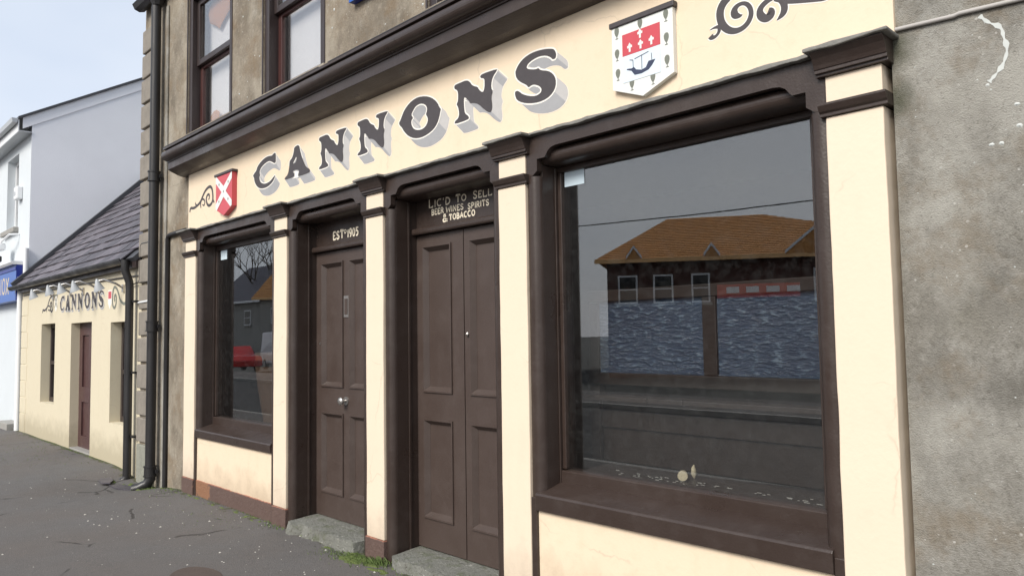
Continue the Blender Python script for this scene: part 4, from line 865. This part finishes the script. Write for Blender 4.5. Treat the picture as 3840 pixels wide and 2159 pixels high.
ob('house_step', MB().box(-16.6, -15.72, -.1, .15, -.3, .12), 'concrete', None, bevel=.01, label='low concrete step at the foot of the white house', cat='step')

# ================================================================ INSIDE THE LARGE WINDOW
scr = thing('window_screen', (-.9, .6, .8), 'dark wooden screen with two blue rippled glass panels inside the large shop window', 'screen')
SY = .60
ob('top_rail', MB().box(-1.86, -.1, SY-.02, SY+.05, 1.852, 1.925), 'interior_brown', scr, bevel=.006); ob('bottom_rail', MB().box(-1.86, -.1, SY-.03, SY+.05, 1.325, 1.400), 'interior_brown', scr, bevel=.006)
ob('mullion', MB().box(-1.01, -.92, SY-.012, SY+.05, 1.401, 1.851), 'interior_brown', scr, bevel=.005); ob('end_post', MB().box(-1.86, -1.78, SY-.012, SY+.05, .84, 1.851), 'interior_brown', scr, bevel=.005)
ob('rippled_pane', MB().box(-1.78, -1.01, SY+.005, SY+.015, 1.401, 1.851), 'ripple', scr); ob('rippled_pane', MB().box(-.92, -.1, SY+.005, SY+.015, 1.401, 1.851), 'ripple', scr)
for a, b in ((-1.86, -1.35), (-1.345, -1.10), (-1.095, -.1)): ob('shelf_board', MB().box(a, b, SY-.10, SY+.05, 1.23, 1.26), 'interior_brown', scr, bevel=.005)
for za, zb, dy in ((.84, 1.05, .02), (1.055, 1.16, .0), (1.165, 1.229, .02)): ob('back_board', MB().box(-1.78, -.1, SY+dy, SY+.05, za, zb), 'interior_brown', scr, bevel=.004)
ob('window_ledge', MB().prof([(.263, .77), (.263, .812), (.55, .822), (.66, .822), (.66, .77)], -1.74, -.09), 'interior_brown', None, label='dusty dark ledge inside the large shop window', cat='ledge')
m_ = MB()
for _ in range(90): x = random.uniform(-1.6, -.2); y = random.uniform(.27, .45); l = random.uniform(.005, .03); m_.box(x, x+l, y, y+random.uniform(.003, .008), .823, .825)
o = ob('paint_flakes', m_, 'chips', None, kind='stuff', label='pale paint flakes scattered along the window ledge', cat='debris')
ob('cork', MB().tube([(-1.065, .43, .850), (-1.085, .465, .850)], [.028, .026], 14), 'cork', None, smooth=True, label='pale cork disc lying on the window ledge', cat='cork')
ob('shell', MB().tube([(-1.06, .54, .825), (-1.06, .535, .85), (-1.058, .53, .88), (-1.055, .53, .90)], [.006, .016, .013, .003], 8), 'cork', None, smooth=True, label='small pale shell standing behind the cork on the ledge', cat='shell')
ob('roller_blind', MB().box(-1.75, -.09, .50, .503, 2.42, 2.70), 'blind', None, label='pale blind drawn up at the top of the large shop window', cat='blind') if False else None
bar = thing('barrel', (-6.35, .75, 0), 'old brown wooden barrel inside the small shop window', 'barrel')
ob('staves', MB().tube([(-6.35, .78, .6), (-6.35, .78, .8), (-6.35, .78, 1.1), (-6.35, .78, 1.35), (-6.35, .78, 1.5)], [.22, .25, .30, .33, .33], 24), 'barrel', bar, smooth=True)
ob('hoop', MB().tube([(-6.35, .78, 1.36), (-6.35, .78, 1.42)], .34, 24), 'black_iron', bar); ob('stand', MB().box(-6.7, -6.0, .5, 1.06, -.015, .599), 'interior_brown', bar)

# ================================================================ PAVEMENT DETAIL
def gz(x, y): return ground_z(x, y)
m_ = MB()
for _ in range(420):
    x = random.uniform(-9.5, -1.6); y = -abs(random.gauss(0, .9)) if random.random() < .6 else random.uniform(-3.2, 0)
    if y < -3.6: continue
    r = random.choice((.003, .004, .006, .008, .012)) * random.uniform(.7, 1.3); z = gz(x, y)
    i = len(m_.v); a0 = random.random()*6
    for k in range(5): m_.v.append((x+r*math.cos(a0+k*1.2566)*random.uniform(.7, 1.2), y+r*math.sin(a0+k*1.2566)*random.uniform(.7, 1.2), z-.002))
    m_.v.append((x, y, z+r*.55))
    for k in range(5): m_.f.append((i+k, i+(k+1) % 5, i+5)); m_.m.append(0)
ob('stone_chips', m_, 'chips', None, kind='stuff', label='pale stone chips scattered over the dark pavement', cat='stone chips')
def tufts(name, spots, label, n=26, hmin=.015, hmax=.05):
    m_ = MB()
    for cx, cy, sp, cnt, hs in spots:
        for _ in range(cnt):
            x = random.gauss(cx, sp); y = min(.0, random.gauss(cy, sp*.5)); z = gz(x, y); h = random.uniform(hmin, hmax)*hs; a = random.random()*6.28; w_ = .002+.0015*random.random()
            lx, ly = random.uniform(-.5, .5)*h, random.uniform(-.6, .3)*h
            m_.quad((x-w_*math.cos(a), y-w_*math.sin(a), z-.003), (x+w_*math.cos(a), y+w_*math.sin(a), z-.003), (x+lx*.5+w_*.6*math.cos(a), y+ly*.5+w_*.6*math.sin(a), z+h*.65), (x+lx*1.2, y+ly*1.2, z+h))
    return ob(name, m_, 'grass', None, kind='stuff', label=label, cat='weeds')
tufts('weeds', [(-3.55, -.05, .10, 700, .5), (-3.35, -.03, .05, 160, 1.2), (-3.75, -.06, .12, 300, .45), (-3.9, -.09, .15, 160, .4), (-8.3, -.02, .07, 200, 1.1), (-8.15, -.09, .10, 260, .5), (-2.9, -.07, .25, 300, .5), (-5.0, -.03, .1, 120, .5), (-5.6, -.02, .5, 200, .35), (-7.3, -.02, .3, 240, .4), (-12, .03, 1.5, 500, .6)], 'short green weeds growing along the foot of the walls and steps')
# moss cushions
m_ = MB()
def cushion(cx, cy, rx, ry, h):
    n = 12; i = len(m_.v); R_ = 4
    m_.v.append((cx, cy, gz(cx, cy)+h))
    for r in range(1, R_+1):
        for k in range(n):
            t = 2*math.pi*k/n; q = r/R_*(1+.25*noise.noise((cx*3+math.cos(t)*2, cy+math.sin(t)*2, r*.3))); x = cx+rx*q*math.cos(t); y = min(.006, cy+ry*q*math.sin(t))
            m_.v.append((x, y, gz(x, y)+h*(1-(r/R_)**2)-.004+.006*noise.noise((x*30, y*30, 0))))
    for k in range(n): m_.f.append((i, i+1+k, i+1+(k+1) % n)); m_.m.append(0)
    for r in range(R_-1):
        for k in range(n): a = i+1+r*n+k; b = i+1+r*n+(k+1) % n; m_.f.append((a, a+n, b+n, b)); m_.m.append(0)
for _ in range(34): x = random.gauss(-3.55, .16); cushion(x, random.uniform(-.16, -.02), random.uniform(.04, .10), random.uniform(.02, .05), random.uniform(.006, .014))
for _ in range(40): x = random.uniform(-8.80, -2.2); cushion(x, random.uniform(-.07, 0), random.uniform(.03, .09), random.uniform(.012, .03), random.uniform(.004, .010))
for _ in range(16): x = random.gauss(-8.35, .22); cushion(x, random.uniform(-.22, -.04), random.uniform(.04, .12), random.uniform(.03, .06), random.uniform(.008, .02))
ob('moss', m_, 'moss', None, kind='stuff', smooth=True, label='green moss cushions on the pavement along the wall foot', cat='moss')
for k, (x, y, a, l, lb) in enumerate(((-8.45, -.20, .15, .34, 'long dark broken slate lying by the foot of the downpipe'), (-8.95, -.27, -.25, .22, 'smaller broken slate lying under the cottage downpipe'))):
    z = gz(x, y); c, s = math.cos(a), math.sin(a); m_ = MB(); P = [(-l, -.05), (-l*.3, -.085), (l*.8, -.06), (l, .03), (l*.2, .07), (-l*.8, .05)]
    Q = [(x+px*c-py*s, y+px*s+py*c) for px, py in P]; m_.profv(Q, z+.006, z+.022); ob('broken_slate', m_, 'slate', None, label=lb, cat='slate', group='broken slates by the downpipes')
# half-sunk cover near the bottom of the view
m_ = MB(); cx, cy = -4.141, -1.052; m_.profv([(cx+.26*math.cos(t)*(1+.05*math.sin(3*t)), cy+.16*math.sin(t)) for t in [k*math.pi/10 for k in range(20)]], gz(cx, cy)-.02, gz(cx, cy)+.006)
ob('water_cover', m_, 'patch', None, bevel=.004, label='small rusty brown cover set in the pavement in front of the doors', cat='cover')

# ================================================================ ACROSS THE STREET (seen in the shop glass)
def hip_house(name, A, ang, Lx, Dp, ez, rz, inset, inset2, label, wallm, roofm, wins, gablets=(), z0=-.4, sign=False):
    t = thing(name, (A[0], A[1], 0), label, 'building')
    d = Vector((math.cos(ang), math.sin(ang))); n = Vector((d.y, -d.x))      # n points away from our street side
    P = lambda u, v, z: (A[0]+d.x*u+n.x*v, A[1]+d.y*u+n.y*v, z)
    def bxp(u0, u1, v0, v1, za, zb):
        m_ = MB(); m_.hexa([P(u0, v1, za), P(u1, v1, za), P(u1, v0, za), P(u0, v0, za), P(u0, v1, zb), P(u1, v1, zb), P(u1, v0, zb), P(u0, v0, zb)]); return m_
    ob('wall', bxp(.5, Lx-.5, .5, Dp-.5, z0, ez), wallm, t)
    r = MB(); E4 = [P(0, 0, ez), P(Lx, 0, ez), P(Lx, Dp, ez), P(0, Dp, ez)]; R0, R1 = P(inset, Dp/2, rz), P(Lx-inset2, Dp/2, rz)
    r.quad(E4[0], E4[1], R1, R0); r.quad(E4[1], E4[2], R1); r.quad(E4[2], E4[3], R0, R1); r.quad(E4[3], E4[0], R0); r.quad(*reversed(E4))
    rf_ = ob('roof', r, roofm, t)
    if roofm == 'tile_orange':
        nc = 24
        for k in range(nc):         # tile courses, each with its own lip
            f0, f1 = k/nc, (k+.92)/nc; m_ = MB(); q = []
            for f, dz in ((f0, .0), (f0, .04), (f1, .012)):
                q += [P(inset*f, Dp/2*f-(.012 if dz > .03 else 0), ez+(rz-ez)*f+dz), P(Lx-inset2*f, Dp/2*f-(.012 if dz > .03 else 0), ez+(rz-ez)*f+dz)]
            m_.quad(q[0], q[1], q[3], q[2]); m_.quad(q[2], q[3], q[5], q[4]); ob('tile_course', m_, roofm, rf_)
    ob('eaves_board', bxp(-.02, Lx+.02, -.03, .0, ez-.16, ez+.03), 'eaves_orange' if roofm == 'tile_orange' else 'white_upvc', t)
    for (u0, u1, za, zb) in wins:
        w_ = ob('window_frame', bxp(u0, u1, .44, .499, za, zb), 'white_upvc', t)
        zm = (za+zb)/2
        ob('pane', bxp(u0+.08, u1-.08, .425, .439, za+.08, zm-.03), 'dark_glass', w_); ob('pane', bxp(u0+.08, u1-.08, .425, .439, zm+.03, zb-.08), 'dark_glass', w_); ob('sill', bxp(u0-.08, u1+.08, .38, .499, za-.12, za-.001), 'concrete', w_)
    for u, wd, hh in gablets:
        g_ = MB(); sl_ = (rz-ez)/(Dp/2)
        for s_ in (-1, 1): g_.hexa([P(u+s_*wd, -.08, ez), P(u+s_*wd, .0, ez), P(u, .0, ez+hh), P(u, -.08, ez+hh), P(u+s_*wd, -.08, ez+.14), P(u+s_*wd, .0, ez+.14), P(u, .0, ez+hh+.14), P(u, -.08, ez+hh+.14)])
        g_.mi = 1; g_.quad(P(u-wd, -.04, ez), P(u+wd, -.04, ez), P(u, -.04, ez+hh)); g_.quad(P(u, -.04, ez+hh), P(u-wd, -.04, ez), P(u, hh/sl_, ez+hh)); g_.quad(P(u+wd, -.04, ez), P(u, -.04, ez+hh), P(u, hh/sl_, ez+hh))
        ob('gablet', g_, ['white_upvc', roofm], rf_)
    if sign:
        s_ = ob('shop_sign', bxp(*sign[:2], .3, .499, *sign[2:]), 'red_sign', t)
        k = sign[0]+.4
        while k < sign[1]-.5: ob('sign_motif', bxp(k, k+.55, .28, .299, sign[2]+.35*(sign[3]-sign[2]), sign[3]-.12), 'white_upvc', s_); k += .85
    return t
ang = math.atan2(-.54, .84)
hip_house('orange_roofed_house', (-21.0, -23.2), ang, 17, 11.5, 5.0, 7.6, 3.2, 9.2, 'dark brick house with a wide orange tiled hipped roof across the street', 'brick_red', 'tile_orange',
          [(1.0, 1.9, 3.0, 4.3), (2.6, 3.5, 3.0, 4.3), (4.3, 5.1, 3.0, 4.3), (9.5, 11.3, 2.9, 4.4), (13.0, 13.9, 3.0, 4.3), (14.8, 15.7, 3.0, 4.3)],
          [(1.8, .35, .5), (5.2, .35, .5), (9.6, 1.3, 1.1)], sign=(5.4, 8.9, 3.15, 3.75))
hip_house('distant_house', (-58.1, -24.0), math.radians(-30), 11, 8, 5.0, 8.6, .6, .6, 'far house with an orange roof along the opposite side of the street', 'pebbledash', 'tile_orange', [(1.5, 2.6, 2.9, 4.2), (5, 6.1, 2.9, 4.2), (8, 9.1, 2.9, 4.2)])
hip_house('slate_house', (-70, -25.2), math.radians(-4), 9.4, 8, 5.0, 8.6, .4, .4, 'far grey house with a slate roof beyond the orange roofed ones', 'pebbledash', 'slate', [(2, 3.1, 2.9, 4.2), (6, 7.1, 2.9, 4.2)])
hip_house('end_house', (-27.5, -18.5), math.radians(-28), 5.2, 6, 5.4, 6.6, .3, .3, 'narrow dark house end beside the orange roofed house', 'brick_red', 'slate_dark', [(1.5, 2.4, 3.2, 4.4)])
def vehicle(name, x, y, a, L_, W_, prof_, matb, label, cat, glassz):
    t = thing(name, (x, y, -.2), label, cat); c, s = math.cos(a), math.sin(a)
    T = lambda u, v, z: (x+u*c-v*s, y+u*s+v*c, -.2+z)
    m_ = MB(); n = len(prof_)
    for v in (-W_/2, W_/2): m_.v += [T(u, v*(1 if z < glassz[0] else .88), z) for u, z in prof_]
    for k in range(n): j = (k+1) % n; m_.f.append((k, j, n+j, n+k)); m_.m.append(0)
    m_.f.append(tuple(reversed(range(n)))); m_.f.append(tuple(range(n, 2*n))); m_.m += [0, 0]
    ob('body', m_, matb, t, bevel=.05)
    for v in (-1, 1):
        g_ = MB(); vv = v*(W_/2*.94+.02); g_.quad(*[T(u, vv, z) for u, z in glassz[1]]); ob('side_window', g_, 'dark_glass', t)
        for u in (-L_*.31, L_*.31):
            wl_ = ob('wheel', MB().tube([T(u, v*(W_/2-.18), .31), T(u, v*(W_/2+.02), .31)], .31, 18), 'rubber', t); ob('rim', MB().tube([T(u, v*(W_/2+.021), .31), T(u, v*(W_/2+.03), .31)], .19, 12), 'steel', wl_)
        ob('lamp', MB().hexa([T(L_/2-.02, v*W_*.36-.15, .62), T(L_/2+.03, v*W_*.36-.15, .62), T(L_/2+.03, v*W_*.36+.15, .62), T(L_/2-.02, v*W_*.36+.15, .62), T(L_/2-.02, v*W_*.36-.15, .8), T(L_/2+.01, v*W_*.36-.15, .8), T(L_/2+.01, v*W_*.36+.15, .8), T(L_/2-.02, v*W_*.36+.15, .8)]) or MB(), 'white_upvc', t) if False else None
    return t
carp = [(-2.05, .3), (-2.1, .65), (-2.0, .95), (-1.75, 1.0), (-1.35, 1.42), (.2, 1.45), (.95, 1.0), (1.85, .88), (2.08, .65), (2.05, .3)]
vehicle('red_car', -42, -15.6, math.radians(8), 4.1, 1.75, carp, 'red_car', 'red hatchback car parked along the far side of the street', 'car', (.98, [(-1.5, 1.02), (.75, 1.02), (.15, 1.36), (-1.3, 1.36)]))
vanp = [(-2.6, .35), (-2.65, 1.0), (-2.55, 2.25), (1.2, 2.3), (1.85, 1.35), (2.55, 1.15), (2.62, .6), (2.6, .35)]
vehicle('white_van', -41, -18.4, math.radians(10), 5.2, 1.95, vanp, 'white_van', 'white panel van parked along the far side of the street', 'van', (1.3, [(.4, 1.35), (1.65, 1.35), (1.1, 2.05), (.4, 2.05)]))
# bare tree
def bare_tree(x, y, h, seed, label):
    t = thing('bare_tree', (x, y, -.36), label, 'tree', 'bare trees across the street'); R = random.Random(seed); tk = MB(); cr_ = MB()
    def br(p, d, l, r, dep):
        q = p+d*l; mid = p+d*l*.5+Vector((R.uniform(-.06, .06), R.uniform(-.06, .06), 0))*l
        (tk if dep < 2 else cr_).tube([p, mid, q], [r, r*.85, r*.68], 5, False)
        if dep > 5: return
        for _ in range(3 if dep < 4 else 2):
            nd = (d+Vector((R.uniform(-.75, .75), R.uniform(-.75, .75), R.uniform(-.1, .5)))).normalized(); br(q, nd, l*R.uniform(.62, .82), r*.62, dep+1)
    br(Vector((x, y, -.4)), Vector((0, 0, 1)), h*.28, h*.018, 0)
    ob('trunk', tk, 'bark', t); ob('crown', cr_, 'bark', t)
bare_tree(-64, -30, 13, 4, 'tall bare tree behind the far orange roofed house')
bare_tree(-52, -27, 11, 9, 'bare tree between the far houses across the street')
for k, (x, y, lb) in enumerate(((-34, -16.3, 'wooden utility pole by the white van'), (6, -24.4, 'wooden utility pole at the far right end of the street'))): ob('utility_pole', MB().tube([(x, y, -.4), (x, y, 6.6)], [.13, .09], 10), 'bark', None, smooth=True, label=lb, cat='pole')
ob('overhead_wire', MB().tube([(-34, -16.3, 6.4), (-24, -18.35, 6.05), (-14, -20.35, 5.95), (-4, -22.4, 6.1), (6, -24.4, 6.4)], .022, 6), 'rubber', None, label='overhead wire sagging between the utility poles', cat='wire')
